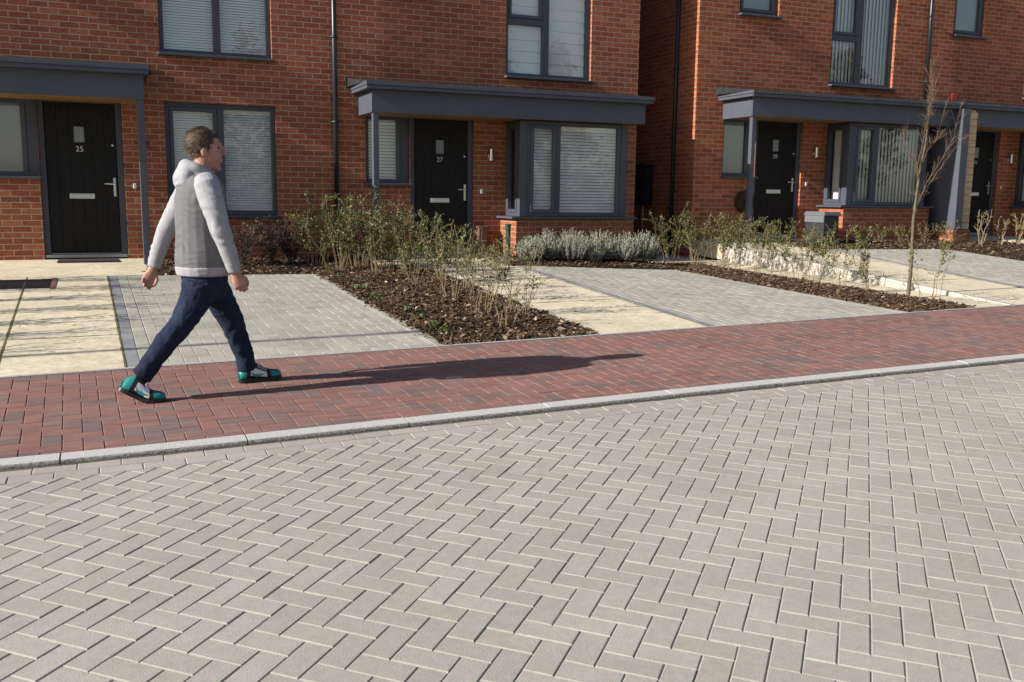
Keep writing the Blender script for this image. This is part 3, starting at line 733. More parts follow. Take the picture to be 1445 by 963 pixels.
BR_ = {'25': M['brick'], '27': M['brick'], '29': M['brick_sun_tint'], '31': M['brick_sun_tint']}
def house(label, num, wx0, wx1, X0, dz, y, zg, kind):
    t = thing('brick_house', label, 'house', ((wx0 + wx1) / 2, y + 4, zg), 'brick houses in the row')
    o = .001
    SW = (X0 + .49, X0 + 1.155, .165 + dz, 1.128 + dz); DO = (X0 + 1.158, X0 + 2.15, zg - .05, 1.131 + dz)
    F1 = (X0 + 2.65, X0 + 4.085, 1.785 + dz, 3.75 + dz); FS = (X0 + .70, X0 + 1.50, 2.815 + dz, 3.75 + dz)
    ops = [SW, DO, F1, FS]
    if kind == 'flat': GW = (X0 + 2.675, X0 + 4.115, -.315 + dz, 1.165 + dz); ops.append(GW)
    else: GW = (X0 + 2.70, X0 + 4.36, -.29 + dz, 1.09 + dz); ops.append(GW)
    zt = 5.05 + dz; yb = y + 8.2; zb = zg - .5
    w = MB(); wall_front(w, wx0, wx1, zb, zt, y, ops)
    w.quad((wx0, yb, zb), (wx0, y, zb), (wx0, y, zt), (wx0, yb, zt)); w.quad((wx1, y, zb), (wx1, yb, zb), (wx1, yb, zt), (wx1, y, zt)); w.quad((wx1, yb, zb), (wx0, yb, zb), (wx0, yb, zt), (wx1, yb, zt))
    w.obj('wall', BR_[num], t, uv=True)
    rm = MB(); rx0, rx1 = wx0 + .12, wx1 - .12
    for za, zb2 in ((zg + .02, 1.55 + dz), (1.62 + dz, 4.2 + dz)):
        ya, y2 = y + .19, y + 3.6
        rm.quad((rx0, y2, za), (rx1, y2, za), (rx1, y2, zb2), (rx0, y2, zb2)); rm.quad((rx0, ya, za), (rx1, ya, za), (rx1, y2, za), (rx0, y2, za))
        rm.quad((rx0, ya, zb2), (rx1, ya, zb2), (rx1, y2, zb2), (rx0, y2, zb2)); rm.quad((rx0, ya, za), (rx0, y2, za), (rx0, y2, zb2), (rx0, ya, zb2)); rm.quad((rx1, ya, za), (rx1, y2, za), (rx1, y2, zb2), (rx1, ya, zb2))
    rm.obj('interior', M['room'], t)
    rf = MB(); ov = .05; ym = (y + yb) / 2; zr = zt + 2.6
    vs = [(wx0, y - ov, zt - .12), (wx1, y - ov, zt - .12), (wx1, ym, zr), (wx0, ym, zr), (wx0, yb + ov, zt - .12), (wx1, yb + ov, zt - .12), (wx0, y - ov, zt - .22), (wx1, y - ov, zt - .22), (wx0, yb + ov, zt - .22), (wx1, yb + ov, zt - .22)]
    rf.add(vs, [(0, 1, 2, 3), (3, 2, 5, 4), (6, 7, 1, 0), (4, 5, 9, 8), (6, 8, 9, 7), (0, 3, 4, 8, 6), (7, 9, 5, 2, 1)])
    rf.obj('roof', M['tile'], t)
    fy = y + .062
    window(t, SW[0] + o, SW[1] - o, SW[2] + .002, SW[3] - o, fy, None, None, (), {'25': 'frost', '27': 'wide', '29': 'frost', '31': 'frost'}[num], True, X0 + 1.03 if num != '29' else X0 + 1.05)
    door(t, X0 + 1.235, X0 + 2.07, -.85 + dz, 1.10 + dz, y + .075, num)
    if kind == 'flat':
        window(t, GW[0] + o, GW[1] - o, GW[2] + .002, GW[3] - o, fy, (X0 + 3.345, X0 + 3.43), None, (0,), 'fine')
        window(t, F1[0] + o, F1[1] - o, F1[2] + .002, F1[3] - o, fy, (X0 + 3.33, X0 + 3.425), None, (), 'fine')
    else:
        bay(t, X0, dz, y, zg - .25, 'wide' if num == '27' else 'vertical')
        window(t, F1[0] + o, F1[1] - o, F1[2] + .002, F1[3] - o, fy, (X0 + 3.275, X0 + 3.385), (2.55 + dz, 2.645 + dz), (1,), 'pleat' if num == '27' else 'vertical')
    window(t, FS[0] + o, FS[1] - o, FS[2] + .002, FS[3] - o, fy, None, None, (0,), 'frost')
    wall_lamp(t, X0 + 2.40, y, .615 + dz); bell(t, X0 + 2.27, y, .062 + dz)
    return t

h25 = house('red brick house with the black door numbered 25 and a flat ground floor window', '25', -6.0, 2.949, -1.93, .012, D, -.90, 'flat')
canopy(h25, -1.6, .478, .02, D, posts=((.385, .470, -.90),))
h27 = house('red brick house with the black door numbered 27 and white slatted blinds in its bay', '27', 2.951, 7.885, 2.95, 0, D, -.90, 'bay')
canopy(h27, 3.325, 7.565, 0, D, posts=((3.345, 3.425, -.92),))
D2 = D - .03
h29 = house('red brick house beyond the gap, black door numbered 29, vertical blinds in its bay', '29', 8.975, 13.899, 9.05, .205, D2, -.76, 'bay')
canopy(h29, 9.505, 13.83, .205, D2, right_gutter=-.01, posts=((9.525, 9.605, -.74),))
h31 = house('red brick house at the right edge with dark screen and cedar strip beside its door', '31', 13.901, 20.5, 13.80, .215, D2, -.76, 'bay')
c31 = canopy(h31, 14.285, 18.6, .225, D2, left_gutter=.44)
fn = MB(); fn.box(13.845, 14.02, D2 - .985, D2 - .003, -.50, 1.60); fn.obj('side_screen', M['trim'], h31, bevel=.004)
fn = MB(); fn.box(13.86, 14.27, D2 - .95, D2 - .003, -.95, -.503); fn.obj('screen_plinth', M['brick'], h31, uv=True)
tb = MB(); z = -.50
while z < 1.55:
    tb.box(14.022, 14.28, D2 - .905, D2 - .86, z + .003, z + .118); z += .121
tb.box(14.022, 14.28, D2 - .86, D2 - .003, -.50, 1.6)
tb.obj('cedar_panel', M['timber'], h31, bevel=.004)

pipe(h27, 3.0, D - .058, -1.0, 4.7)
pipe(h29, 13.88, D2 - .058, 1.66, 4.7)
gp = pipe(h29, 8.925, 14.05, -1.1, 4.7)
gp2 = None
# gable fittings of number 29 (its left wall faces the gap)
mbx = MB(); mbx.box(8.80, 8.973, 14.75, 15.25, -.12, .58); mbx.box(8.79, 8.80, 14.73, 15.27, -.14, .60); mbx.obj('meter_box', M['pipe'], h29, bevel=.006)
mbx = MB(); mbx.tube([(8.93, 15.0, -1.05), (8.93, 15.0, -.13)], .014, 8); mbx.obj('meter_pipe', M['steel'], h29)
mbx = MB(); mbx.box(8.93, 8.973, 14.72, 14.84, 1.60, 1.83); mbx.obj('gable_vent', M['red'], h29, bevel=.004)
mbx = MB(); mbx.box(14.52, 14.66, D2 - .075, D2 - .001, 1.835, 1.985); mbx.obj('alarm_box', M['red'], h31, bevel=.006)

# ------------------------------------------------------------------ small things by the doors
t = MB(); t.box(-.62, .10, D - .42, D - .06, -.905, -.872)
tag(t.obj('doormat', M['rubber'], None, bevel=.006), 'dark doormat at the foot of door 25', 'doormat')
gr = thing('drain_grate', 'black slotted drain grate set into the cream path at the left edge', 'drain', (-1.2, 11.2, P['slab25'].z(-1.2, 11.2)))
b = MB(); zz = lambda x, y: P['slab25'].z(x, y)
for i in range(9):
    y = 10.92 + i * .075; b.box(-1.12, -.60, y, y + .05, zz(-1.0, y) - .01, zz(-1.0, y) + .008)
b.obj('bars', M['pipe'], gr, bevel=.003)
b = MB()
for x0, x1, y0, y1 in ((-1.16, -1.12, 10.87, 11.64), (-.60, -.55, 10.87, 11.64)):
    b = MB(); b.add([(x0, y0, zz(x0, y0) + .006), (x1, y0, zz(x0, y0) + .006), (x1, y1, zz(x0, y1) + .006), (x0, y1, zz(x0, y1) + .006), (x0, y0, zz(x0, y0) - .05), (x1, y0, zz(x0, y0) - .05), (x1, y1, zz(x0, y1) - .05), (x0, y1, zz(x0, y1) - .05)], [(0, 1, 2, 3), (0, 4, 5, 1), (1, 5, 6, 2), (2, 6, 7, 3), (3, 7, 4, 0)]); b.obj('rim', M['clay'], gr)
# grey storage chest by the bay of 29
bx = thing('storage_chest', 'dark grey storage chest with a paler lid below the bay of number 29', 'chest', (10.77, 12.37, -.74))
b = MB(); b.box(10.61, 10.92, 12.16, 12.60, -.78, -.26); b.obj('body', M['chest'], bx, bevel=.008)
b = MB(); b.box(10.59, 10.94, 12.135, 12.625, -.258, -.222); b.box(10.60, 10.93, 12.145, 12.615, -.224, -.195); b.box(10.592, 10.612, 12.15, 12.61, -.37, -.259); b.obj('lid', M['grey_lid'], bx, bevel=.006)
# round wicker wreath hung by door 29
t = MB(); cx, cz, cy = 9.99, -.05, D2 - .06
vs = []; fs = []; nu, nv = 36, 10
for i in range(nu):
    for j in range(nv):
        a, b_ = 2 * math.pi * i / nu, 2 * math.pi * j / nv; r = .085 + .012 * math.sin(9 * a + 2 * b_)
        vs.append((cx + (.105 + r * math.cos(b_)) * math.cos(a), cy + r * math.sin(b_), cz + (.105 + r * math.cos(b_)) * math.sin(a)))
for i in range(nu):
    for j in range(nv): fs.append((i * nv + j, i * nv + (j + 1) % nv, ((i + 1) % nu) * nv + (j + 1) % nv, ((i + 1) % nu) * nv + j))
t.add(vs, fs)
tag(t.obj('wreath', M['wicker'], None), 'round brown wicker wreath on the brick left of door 29', 'wreath')
t = MB(); t.box(5.135, 5.265, D - .13, D - .004, -.87, -.48); t.box(5.12, 5.28, D - .14, D - .003, -.478, -.455)
tag(t.obj('meter_cabinet', M['clay'], None, bevel=.006), 'small brown cabinet against the brick right of door 27', 'cabinet')
t = MB(); t.tube([(5.33, 12.72, -.9), (5.33, 12.72, -.43)], .038, 12); t.tube([(5.33, 12.72, -.43), (5.33, 12.72, -.40)], .046, 12)
tag(t.obj('marker_post', M['green'], None), 'short dark green plastic post by the left corner of bay 27', 'post')
# white ornaments on the sills of number 29
t = MB(); t.loft([((11.80, 13.05, -.09 + .0), (.028, 0, 0), (0, .028, 0)), ((11.80, 13.05, -.03), (.04, 0, 0), (0, .04, 0)), ((11.80, 13.05, .04), (.03, 0, 0), (0, .03, 0)), ((11.80, 13.05, .08), (.014, 0, 0), (0, .014, 0)), ((11.80, 13.05, .12), (.018, 0, 0), (0, .018, 0))])
tag(t.obj('vase', M['white'], None, smooth=True), 'small white vase inside the side light of bay 29', 'vase')

# ------------------------------------------------------------------ plants
def leaf_quads(mb, pts, dirs, size, m=0, wid=.5, upbias=.3, arange=(0, 1)):
    for p, d in zip(pts, dirs):
        l = size * random.uniform(.6, 1.3)
        d = (Vector(d) + Vector((random.gauss(0, .5), random.gauss(0, .5), random.gauss(upbias, .5)))).normalized()
        s = d.cross(Vector((random.gauss(0, 1), random.gauss(0, 1), random.gauss(0, 1)))).normalized(); nn = s.cross(d)
        p = Vector(p); w = l * wid * .5
        vs = [p, p + d * l * .55 + s * w + nn * w * .3, p + d * l, p + d * l * .55 - s * w + nn * w * .3]
        mb.add(vs, [(0, 1, 2), (0, 2, 3)], m, random.uniform(*arange))

def shrub(x, y, z, h, nstem, nleaf, spread, label, group, seed, lo=.3, thick=.0055, leafsize=.027, name='hedge_plant', cat='shrub', leafm='leaf', stemm='stem', base=.05):
    random.seed(seed)
    t = thing(name, label, cat, (x, y, z), group)
    st = MB(); lf = MB(); pts = []; dr = []
    for i in range(nstem):
        a = random.uniform(0, 6.283); r0 = random.uniform(0, base); hh = h * random.uniform(.65, 1.05); sp = spread * random.uniform(.3, 1)
        b = Vector((x + r0 * math.cos(a), y + r0 * math.sin(a), z - .04)); q = [b]
        for k in range(1, 6):
            f = k / 5
            q.append(Vector((b.x + sp * f ** 1.3 * math.cos(a) + random.gauss(0, .014), b.y + sp * f ** 1.3 * math.sin(a) + random.gauss(0, .014), b.z + hh * f)))
        st.tube(q, [thick * (1 - .13 * k) for k in range(6)], 5, cap=False)
        for _ in range(random.randint(3, 5)):             # side twigs
            f = random.uniform(max(.25, lo), .95); i0 = min(4, int(f * 5)); p = q[i0].lerp(q[i0 + 1], f * 5 - i0)
            d = Vector((random.gauss(0, 1), random.gauss(0, 1), random.uniform(.5, 1.6))).normalized(); l = h * random.uniform(.12, .30)
            e = p + d * l; mpt = p.lerp(e, .5) + Vector((random.gauss(0, .01), random.gauss(0, .01), .01))
            st.tube([p, mpt, e], [thick * .5, thick * .38, thick * .25], 4, cap=False)
            for _ in range(10):
                g = random.random(); pts.append(p.lerp(e, g)); dr.append(d)
        for _ in range(12):
            f = random.uniform(lo, 1); i0 = min(4, int(f * 5)); pts.append(q[i0].lerp(q[i0 + 1], f * 5 - i0)); dr.append(Vector((math.cos(a), math.sin(a), .6)))
    st.obj('stem', M[stemm], t)
    idx = [random.randrange(len(pts)) for _ in range(nleaf)]
    leaf_quads(lf, [pts[i] + Vector((random.gauss(0, .012), random.gauss(0, .012), random.gauss(0, .012))) for i in idx], [dr[i] for i in idx], leafsize)
    lf.obj('foliage', M[leafm], t)
    return t

G27 = 'hedge plants in the bed between the two driveways'
b27 = [  # x, y, height, stems, leaves, spread, lo, label
 (2.55, 12.7, .80, 8, 520, .20, .2, 'dense leafy hedge plant nearest the black drainpipe'),
 (2.70, 11.95, .92, 10, 760, .26, .25, 'tall dense hedge plant at the left end of the thick clump, pale bent canes'),
 (3.02, 12.25, .88, 9, 640, .24, .25, 'dense hedge plant just in front of the post of number 27'),
 (3.10, 11.45, .86, 9, 680, .24, .2, 'bushy green hedge plant in the middle of the thick clump'),
 (3.38, 11.95, .74, 8, 460, .22, .3, 'hedge plant in front of the left edge of door 27'),
 (3.42, 11.15, .74, 8, 480, .22, .25, 'hedge plant with brown tips before door 27'),
 (3.58, 10.55, .70, 8, 380, .22, .3, 'twiggy hedge plant before the right edge of door 27'),
 (3.22, 10.35, .60, 7, 300, .20, .3, 'low hedge plant halfway along the bed, over bare mulch'),
 (3.60, 9.85, .66, 7, 260, .20, .35, 'thin hedge plant beside the path halfway along the bed'),
 (3.25, 9.25, .66, 8, 200, .20, .4, 'hedge plant with a bundle of pale canes near the middle of the bed'),
 (3.58, 9.10, .62, 7, 170, .18, .4, 'sparse hedge plant by the path with dark glossy leaves'),
 (3.20, 8.40, .66, 8, 130, .20, .4, 'fan of pale canes with few leaves, second from the pavement'),
 (3.60, 8.25, .72, 6, 110, .16, .35, 'very thin upright hedge plant at the path edge nearest the pavement'),
 (3.22, 7.80, .42, 7, 60, .14, .4, 'small cluster of short canes nearest the red pavement'),
]
for i, (x, y, h, ns, nl, sp, lo, lab) in enumerate(b27):
    k = 'bed27' if y < 12.2 else 'bed27b'
    shrub(x, y, bedz(k, x, y, .03), h * 1.08, int(ns * (1.9 if i < 7 else 1.25)), int(nl * (5.2 if i < 7 else 2.6)), sp * 1.5, lab, G27, 100 + i, lo, base=.16, thick=.0042)
G29 = 'hedge plants in the bed with the sapling'
b29 = [
 (7.95, 12.45, .66, 8, 400, .2, .25, 'leafy hedge plant beside the last lavender clump'),
 (8.10, 12.05, .70, 9, 520, .22, .25, 'dense green hedge plant at the mouth of the gap between the houses'),
 (8.22, 11.6, .68, 9, 460, .22, .3, 'green hedge plant right of the gap, thin trunks bare below'),
 (8.14, 11.15, .64, 8, 380, .2, .35, 'hedge plant below the window left of door 29'),
 (8.26, 10.75, .62, 8, 360, .2, .35, 'hedge plant in front of the post of number 29'),
 (8.20, 10.35, .62, 8, 330, .2, .35, 'hedge plant in front of door 29'),
 (8.30, 9.95, .62, 8, 300, .2, .35, 'hedge plant right of door 29, before the storage chest'),
 (8.26, 9.55, .60, 7, 250, .18, .35, 'hedge plant before the left corner of bay 29'),
 (8.34, 9.15, .58, 7, 190, .18, .3, 'sparse hedge plant midway between chest and sapling'),
 (8.38, 8.75, .54, 6, 150, .16, .2, 'sparse dark leaved hedge plant just left of the sapling'),
 (8.40, 7.85, .62, 6, 80, .15, .3, 'thin almost bare hedge plant right of the sapling'),
]
for i, (x, y, h, ns, nl, sp, lo, lab) in enumerate(b29):
    shrub(x, y, bedz('bed29', x, y, .035), h * 1.22, int(ns * 1.15), int(nl * 3.6), sp * 1.5, lab, G29, 200 + i, lo + .1, base=.14, thick=.0042)
for i, (x, lab) in enumerate([(11.55, 'low brownish shrub under the left half of bay 29'), (12.0, 'low green and brown shrub under the middle of bay 29'), (12.5, 'low twiggy shrub behind the sapling trunk'), (13.0, 'low twiggy shrub under the right end of bay 29'), (13.5, 'low leafy shrub beside the dark side screen')]):
    shrub(x, 12.35, bedz('bed29f', x, 12.35),    .38, 8, 260, .2, lab, 'low shrubs below bay 29', 300 + i, .3, .004, .028)
for i, (x, y, h, nl, lab) in enumerate([(13.95, 12.0, .62, 46, 'hard pruned shrub of thick bare stems right of the dark screen'), (14.35, 11.95, .46, 40, 'small pruned shrub of bare stems below door 31'), (14.7, 11.9, .56, 60, 'pruned shrub with brown tips at the right edge')]):
    shrub(x, y, bedz('bed31', x, y), h, 6, nl, .13, lab, 'pruned shrubs by door 31', 320 + i, .5, .012, .035)

def lavender(x, y, z, r, h, seed, label):
    random.seed(seed); t = thing('lavender', label, 'plant', (x, y, z), 'lavender clumps under bay 27'); lf = MB()
    for i in range(int(190 * r / .22)):
        a = random.uniform(0, 6.283); q = math.sqrt(random.random()); rr = r * q
        b = Vector((x + rr * .5 * math.cos(a), y + rr * .5 * math.sin(a), z - .02)); hh = h * random.uniform(.6, 1.05) * (1.05 - .45 * q * q)
        e = Vector((x + rr * math.cos(a) * 1.05, y + rr * math.sin(a) * 1.05, z + hh)); d = (e - b).normalized(); d = (d + Vector((0, 0, .7))).normalized()
        n = 17
        for k in range(n):
            f = .25 + .75 * k / n; p = b.lerp(e, f); c = random.uniform(0, 6.283)
            s = Vector((math.cos(c), math.sin(c), .25)); l = .036 * (1.25 - .7 * f)
            dd = (s * .75 + d).normalized(); w = dd.cross(Vector((random.random(), random.random(), random.random()))).normalized() * l * .24
            lf.add([p - w, p + dd * l - w * .4, p + dd * l + w * .4, p + w], [(0, 1, 2, 3)], 0, min(1, max(0, .12 + .75 * f * random.uniform(.6, 1.2))))
    lf.obj('foliage', M['lavleaf'], t)
    return t
lv = [(5.42, 12.1, .20, .30, 'small greenish lavender clump at the left end, by the brick corner of bay 27'), (5.72, 12.25, .25, .37, 'silvery lavender clump below the narrow pane of bay 27'), (6.10, 12.15, .26, .40, 'tallest silvery lavender clump, below the middle of bay 27'),
      (6.38, 12.05, .15, .24, 'small low lavender clump poking forward over the drive'), (6.62, 12.3, .25, .39, 'upright grey lavender clump below the large pane of bay 27'), (6.98, 12.2, .25, .37, 'broad lavender clump below the right corner of bay 27'), (7.32, 12.25, .24, .39, 'pale lavender clump at the right end beside the hedge')]
for i, (x, y, r, h, lab) in enumerate(lv): lavender(x, y, bedz('bedlav', x, y, .02), r * 1.12, h * 1.18, 400 + i, lab)

hv = [(1.50, 12.5, .55, 'dark heather shrub behind the walking man, pink flecks on top'), (1.92, 12.75, .60, 'darkest evergreen shrub against the brick below the window of number 25'), (2.25, 12.9, .46, 'small dark shrub in the corner beside the drainpipe')]
for i, (x, y, h, lab) in enumerate(hv):
    shrub(x, y, bedz('bed25', x, y, .03), h, 30, 2600, .28, lab, 'dark shrubs under the window of number 25', 420 + i, .12, .004, .022, 'heather', 'shrub', 'darkleaf', 'twig')

random.seed(5)
wd_lab = 'small green weed on the left edge of the mulch along the grey driveway'
for i in range(10):
    v = [.08, .14, .22, .30, .42, .5, .61, .7, .82, .93][i]; x, y, z = P['bed27'].pt(random.uniform(.02, .12), v)
    w = MB(); pts = [(x + random.gauss(0, .03), y + random.gauss(0, .03), z + .03 + random.uniform(0, .03)) for _ in range(26)]
    leaf_quads(w, pts, [(random.gauss(0, 1), random.gauss(0, 1), .6) for _ in pts], .035, 0, .6)
    tag(w.obj('weed', M['weed']), wd_lab, 'weed', 'weeds along the mulch edge')

# sapling
sp_t = thing('sapling_tree', 'young bare sapling with upright twigs in the mulch bed on the right', 'tree', (8.443, 8.2, -1.10))
tk = MB()
T = [(8.440, -1.14), (8.443, -1.078), (8.452, -.74), (8.443, -.231), (8.462, .209), (8.493, .397), (8.525, .615), (8.554, .862), (8.551, 1.168), (8.531, 1.561)]
tk.tube([(x, 8.2 + .01 * math.sin(3 * i), z) for i, (x, z) in enumerate(T)], [.032, .024, .0195, .0175, .014, .012, .0095, .0072, .0045, .002], 9)
tk.tube([(8.449, 8.205, -.60), (8.449, 8.205, -.57)], .028, 10)
o = tk.obj('trunk', M['trunk'], sp_t, smooth=True)
br = MB(); random.seed(31)
BR = [[(8.457, -.073), (8.573, .148), (8.756, .434), (8.933, .658), (9.134, .807)], [(8.446, -.136), (8.546, .211), (8.671, .432), (8.812, .701), (8.823, .997)], [(8.443, -.231), (8.567, .007), (8.753, .062)],
      [(8.462, .209), (8.414, .395), (8.456, .674), (8.484, 1.013), (8.494, 1.196)], [(8.554, .862), (8.627, 1.05), (8.765, 1.332)], [(8.551, 1.046), (8.429, 1.344), (8.334, 1.473)], [(8.514, .521), (8.624, .68), (8.669, 1.052)], [(8.488, .366), (8.672, .619), (8.875, .719)],
      [(8.545, .8), (8.46, 1.02), (8.36, 1.16)], [(8.55, 1.0), (8.64, 1.2), (8.66, 1.45)], [(8.47, .25), (8.40, .55), (8.36, .80)]]
for i, b in enumerate(BR):
    dy = random.choice((-1, 1)) * random.uniform(.05, .22); n = len(b)
    q = [Vector((x + random.gauss(0, .008), 8.2 + dy * k / (n - 1), z)) for k, (x, z) in enumerate(b)]
    r0 = .0068 if n > 3 else .0038
    br.tube(q, [r0 * (1 - .75 * k / (n - 1)) for k in range(n)], 6)
    for k in range(n - 1):
        for _ in range(8):
            p = q[k].lerp(q[k + 1], random.random()); d = ((q[k + 1] - q[k]).normalized() + Vector((random.gauss(0, .42), random.gauss(0, .42), random.gauss(.35, .3)))).normalized(); l = random.uniform(.06, .24)
            m_ = p + d * l * .5 + Vector((random.gauss(0, .008), 0, random.gauss(0, .008)))
            br.tube([p, m_, p + d * l], [.0026, .002, .001], 4, cap=False)
            if l > .14:
                for _ in range(2):
                    d2 = (d + Vector((random.gauss(0, .6), random.gauss(0, .6), random.gauss(0, .5)))).normalized(); br.tube([m_, m_ + d2 * .08], [.0017, .0009], 4, cap=False)
br.obj('branches', M['twig'], sp_t)

def street_tree(x, y, h, r, conif, label):
    random.seed(int(x * 10)); t = thing('street_tree', label, 'tree', (x, y, RZ(x, y)), 'trees across the street'); z0 = RZ(x, y); k = MB()
    k.tube([(x, y, z0 - .1), (x, y, z0 + h * .4), (x, y, z0 + h * .8)], [.09, .07, .03], 8); k.obj('trunk', M['twig'], t); lf = MB(); pts = []; dr = []
    for _ in range(150):
        f = random.uniform(.06 if conif else .3, 1); a = random.uniform(0, 6.28); rr = r * ((1 - f) ** .8 * 1.1 if conif else math.sin(math.pi * min(1, f * .95 + .02)) ** .6) * random.uniform(.4, 1)
        c = Vector((x + rr * math.cos(a), y + rr * math.sin(a), z0 + h * f))
        for _ in range(30): pts.append(c + Vector((random.gauss(0, .28), random.gauss(0, .28), random.gauss(0, .25)))); dr.append(Vector((math.cos(a), math.sin(a), .2)))
    leaf_quads(lf, pts, dr, .30, 0, .6); lf.obj('crown', M['leaf'], t)
street_tree(6.6, -22, 10.0, 2.6, True, 'conifer across the street behind the view, mirrored in the upstairs window of 25')
street_tree(19.5, -23, 9.6, 2.8, False, 'broad tree across the street, mirrored in the left pane upstairs at 27')
street_tree(23.5, -22, 10.2, 2.7, True, 'taller conifer across the street, mirrored in the right pane upstairs at 27')
street_tree(43.0, -22, 11.0, 3.4, False, 'broad tree across the street, mirrored upstairs at 29')

# hedge row and lamp column just left of the view: their shadows fall across the left path and drive
for i, (x, y, h, nl) in enumerate([(-1.5, 11.5, 1.1, 900), (-1.6, 10.9, 1.15, 900), (-1.45, 10.2, 1.0, 800), (-1.7, 9.6, 1.1, 800), (-1.45, 9.0, .95, 700), (-1.6, 8.4, .9, 500), (-1.45, 7.8, .7, 300)]):
    shrub(x, y, bedz('bed23', x, y, .03), h, 12, nl, .26, 'leafy hedge plant in the bed left of the cream path to door 25', 'hedge plants left of the path to door 25', 500 + i, .25)
lp = thing('street_lamp', 'slim dark lamp column standing left of the view', 'lamp', (-7.9, 7.35, -1.3)); q = MB()
q.tube([(-7.9, 7.42, -1.4), (-7.9, 7.42, 3.9)], .035, 10); q.obj('column', M['steel'], lp); q = MB(); q.tube([(-7.9, 7.42, 3.9), (-7.9, 7.42, 4.25)], .05, 10); q.obj('lantern', M['frame'], lp)

# ------------------------------------------------------------------ the walking man
def organic(mb, name, mtl, parent, voxel=.005, smooth=4, disp=0, dscale=.08, disp2=None):
    me = mb.mesh(name + '_raw', M['skin']); o = bpy.data.objects.new(name + '_raw', me); C.objects.link(o)
    r = o.modifiers.new('r', 'REMESH'); r.mode = 'VOXEL'; r.voxel_size = voxel
    s = o.modifiers.new('s', 'SMOOTH'); s.factor = .5; s.iterations = smooth
    if disp:
        tx = bpy.data.textures.new(name, 'CLOUDS'); tx.noise_scale = dscale; tx.noise_depth = 2
        d = o.modifiers.new('d', 'DISPLACE'); d.texture = tx; d.strength = disp; d.mid_level = .5
    dg = bpy.context.evaluated_depsgraph_get(); me2 = bpy.data.meshes.new_from_object(o.evaluated_get(dg))
    bpy.data.objects.remove(o); me2.materials.clear(); me2.materials.append(M[mtl]); me2.name = name
    me2.polygons.foreach_set('use_smooth', [True] * len(me2.polygons))
    if disp2:
        co = np.empty(len(me2.vertices) * 3); me2.vertices.foreach_get('co', co); co = co.reshape(-1, 3); no = np.array([v.normal[:] for v in me2.vertices])
        co += no * np.array([disp2(*c) for c in co])[:, None]; me2.vertices.foreach_set('co', co.ravel()); me2.update()
    o2 = bpy.data.objects.new(name, me2); return lk(o2, parent)
def hz(mb, rows): mb.loft([((x, y, z), (rx, 0, 0), (0, ry, 0)) for x, y, z, rx, ry in rows])
YM = 6.22
b = MB()
hz(b, [(.54, YM, -.60, .10, .15), (.54, YM, -.50, .115, .155), (.535, YM, -.30, .112, .15), (.53, YM, -.12, .118, .165), (.535, YM, .02, .11, .175), (.54, YM, .075, .085, .14), (.545, YM, .11, .06, .07)])
RA = [(.55, 6.05, .045), (.585, 6.0, -.08), (.622, 5.968, -.23), (.665, 5.982, -.36), (.70, 6.0, -.485)]
LA = [(.50, 6.39, .04), (.42, 6.435, -.09), (.33, 6.465, -.24), (.285, 6.465, -.36), (.25, 6.46, -.485)]
for A in (RA, LA): b.tube(A, [.058, .05, .043, .038, .028], 14)
RL = [(.505, 6.13, -.56), (.46, 6.12, -.68), (.385, 6.10, -.80), (.29, 6.085, -.91), (.205, 6.075, -1.02), (.135, 6.07, -1.11)]
LG = [(.575, 6.31, -.57), (.648, 6.33, -.70), (.712, 6.345, -.835), (.752, 6.37, -.95), (.785, 6.39, -1.06), (.80, 6.40, -1.19)]
for A in (RL, LG): b.tube(A, [.085, .075, .058, .054, .044, .038], 14)
b.tube([(.53, YM, .04), (.548, YM, .13), (.563, YM, .21)], [.064, .056, .056], 16)
b.ell((.560, YM, .288), (.103, .076, .098)); b.ell((.600, YM, .225), (.070, .061, .092)); b.ell((.606, YM, .172), (.050, .048, .042)); b.ell((.644, YM, .150), (.021, .026, .020))
b.tube([(.660, YM, .292), (.678, YM, .268), (.692, YM, .247)], [.010, .0125, .0135], 8); b.ell((.682, YM, .240), (.013, .017, .009))
b.ell((.648, YM, .300), (.022, .052, .011)); b.ell((.664, YM, .205), (.011, .025, .007)); b.ell((.662, YM, .192), (.011, .022, .008))
for s in (-1, 1): b.ell((.556, YM + s * .073, .245), (.018, .010, .031)); b.ell((.632, YM + s * .042, .232), (.025, .018, .018))
def hand(mb, w, tip, inward, side):
    """w wrist, tip direction of the hand; inward = unit y towards the body; fingers curl that way"""
    w = Vector(w); d = (Vector(tip) - w).normalized(); iv = Vector((0, inward, 0)); fx = d.cross(iv).normalized()
    if fx.x * side < 0: fx = -fx
    mb.loft([(w - d * .02, fx * .027, iv * .021), (w + d * .02, fx * .032, iv * .019), (w + d * .055, fx * .040, iv * .017), (w + d * .088, fx * .039, iv * .014)])
    for k, (o, L) in enumerate(((.030, .92), (.0105, 1.0), (-.0095, .95), (-.029, .78))):
        p = w + d * (.083 - .006 * abs(k - 1.2)) + fx * o; a = .35 + .12 * k; q = [p]
        for sl, da in ((.036 * L, .55), (.026 * L, .75), (.020 * L, .55)):
            dv = d * math.cos(a) + iv * math.sin(a); p = p + dv * sl; q.append(p); a += da
        mb.tube(q, [.0095, .009, .0082, .0068], 8)
    p = w + d * .025 + fx * .026
    mb.tube([p, p + d * .028 + fx * .022 + iv * .010, p + d * .058 + fx * .024 + iv * .022, p + d * .080 + fx * .014 + iv * .030], [.014, .0115, .0098, .0075], 8)
hand(b, (.702, 6.0, -.488), (.742, 5.995, -.60), 1, 1); hand(b, (.248, 6.46, -.488), (.192, 6.458, -.60), -1, 1)
man = organic(b, 'person', 'skin', None, .0042, 5)
tag(man, 'man in a pale hoodie with charcoal body and navy jeans striding along the red pavement', 'person')

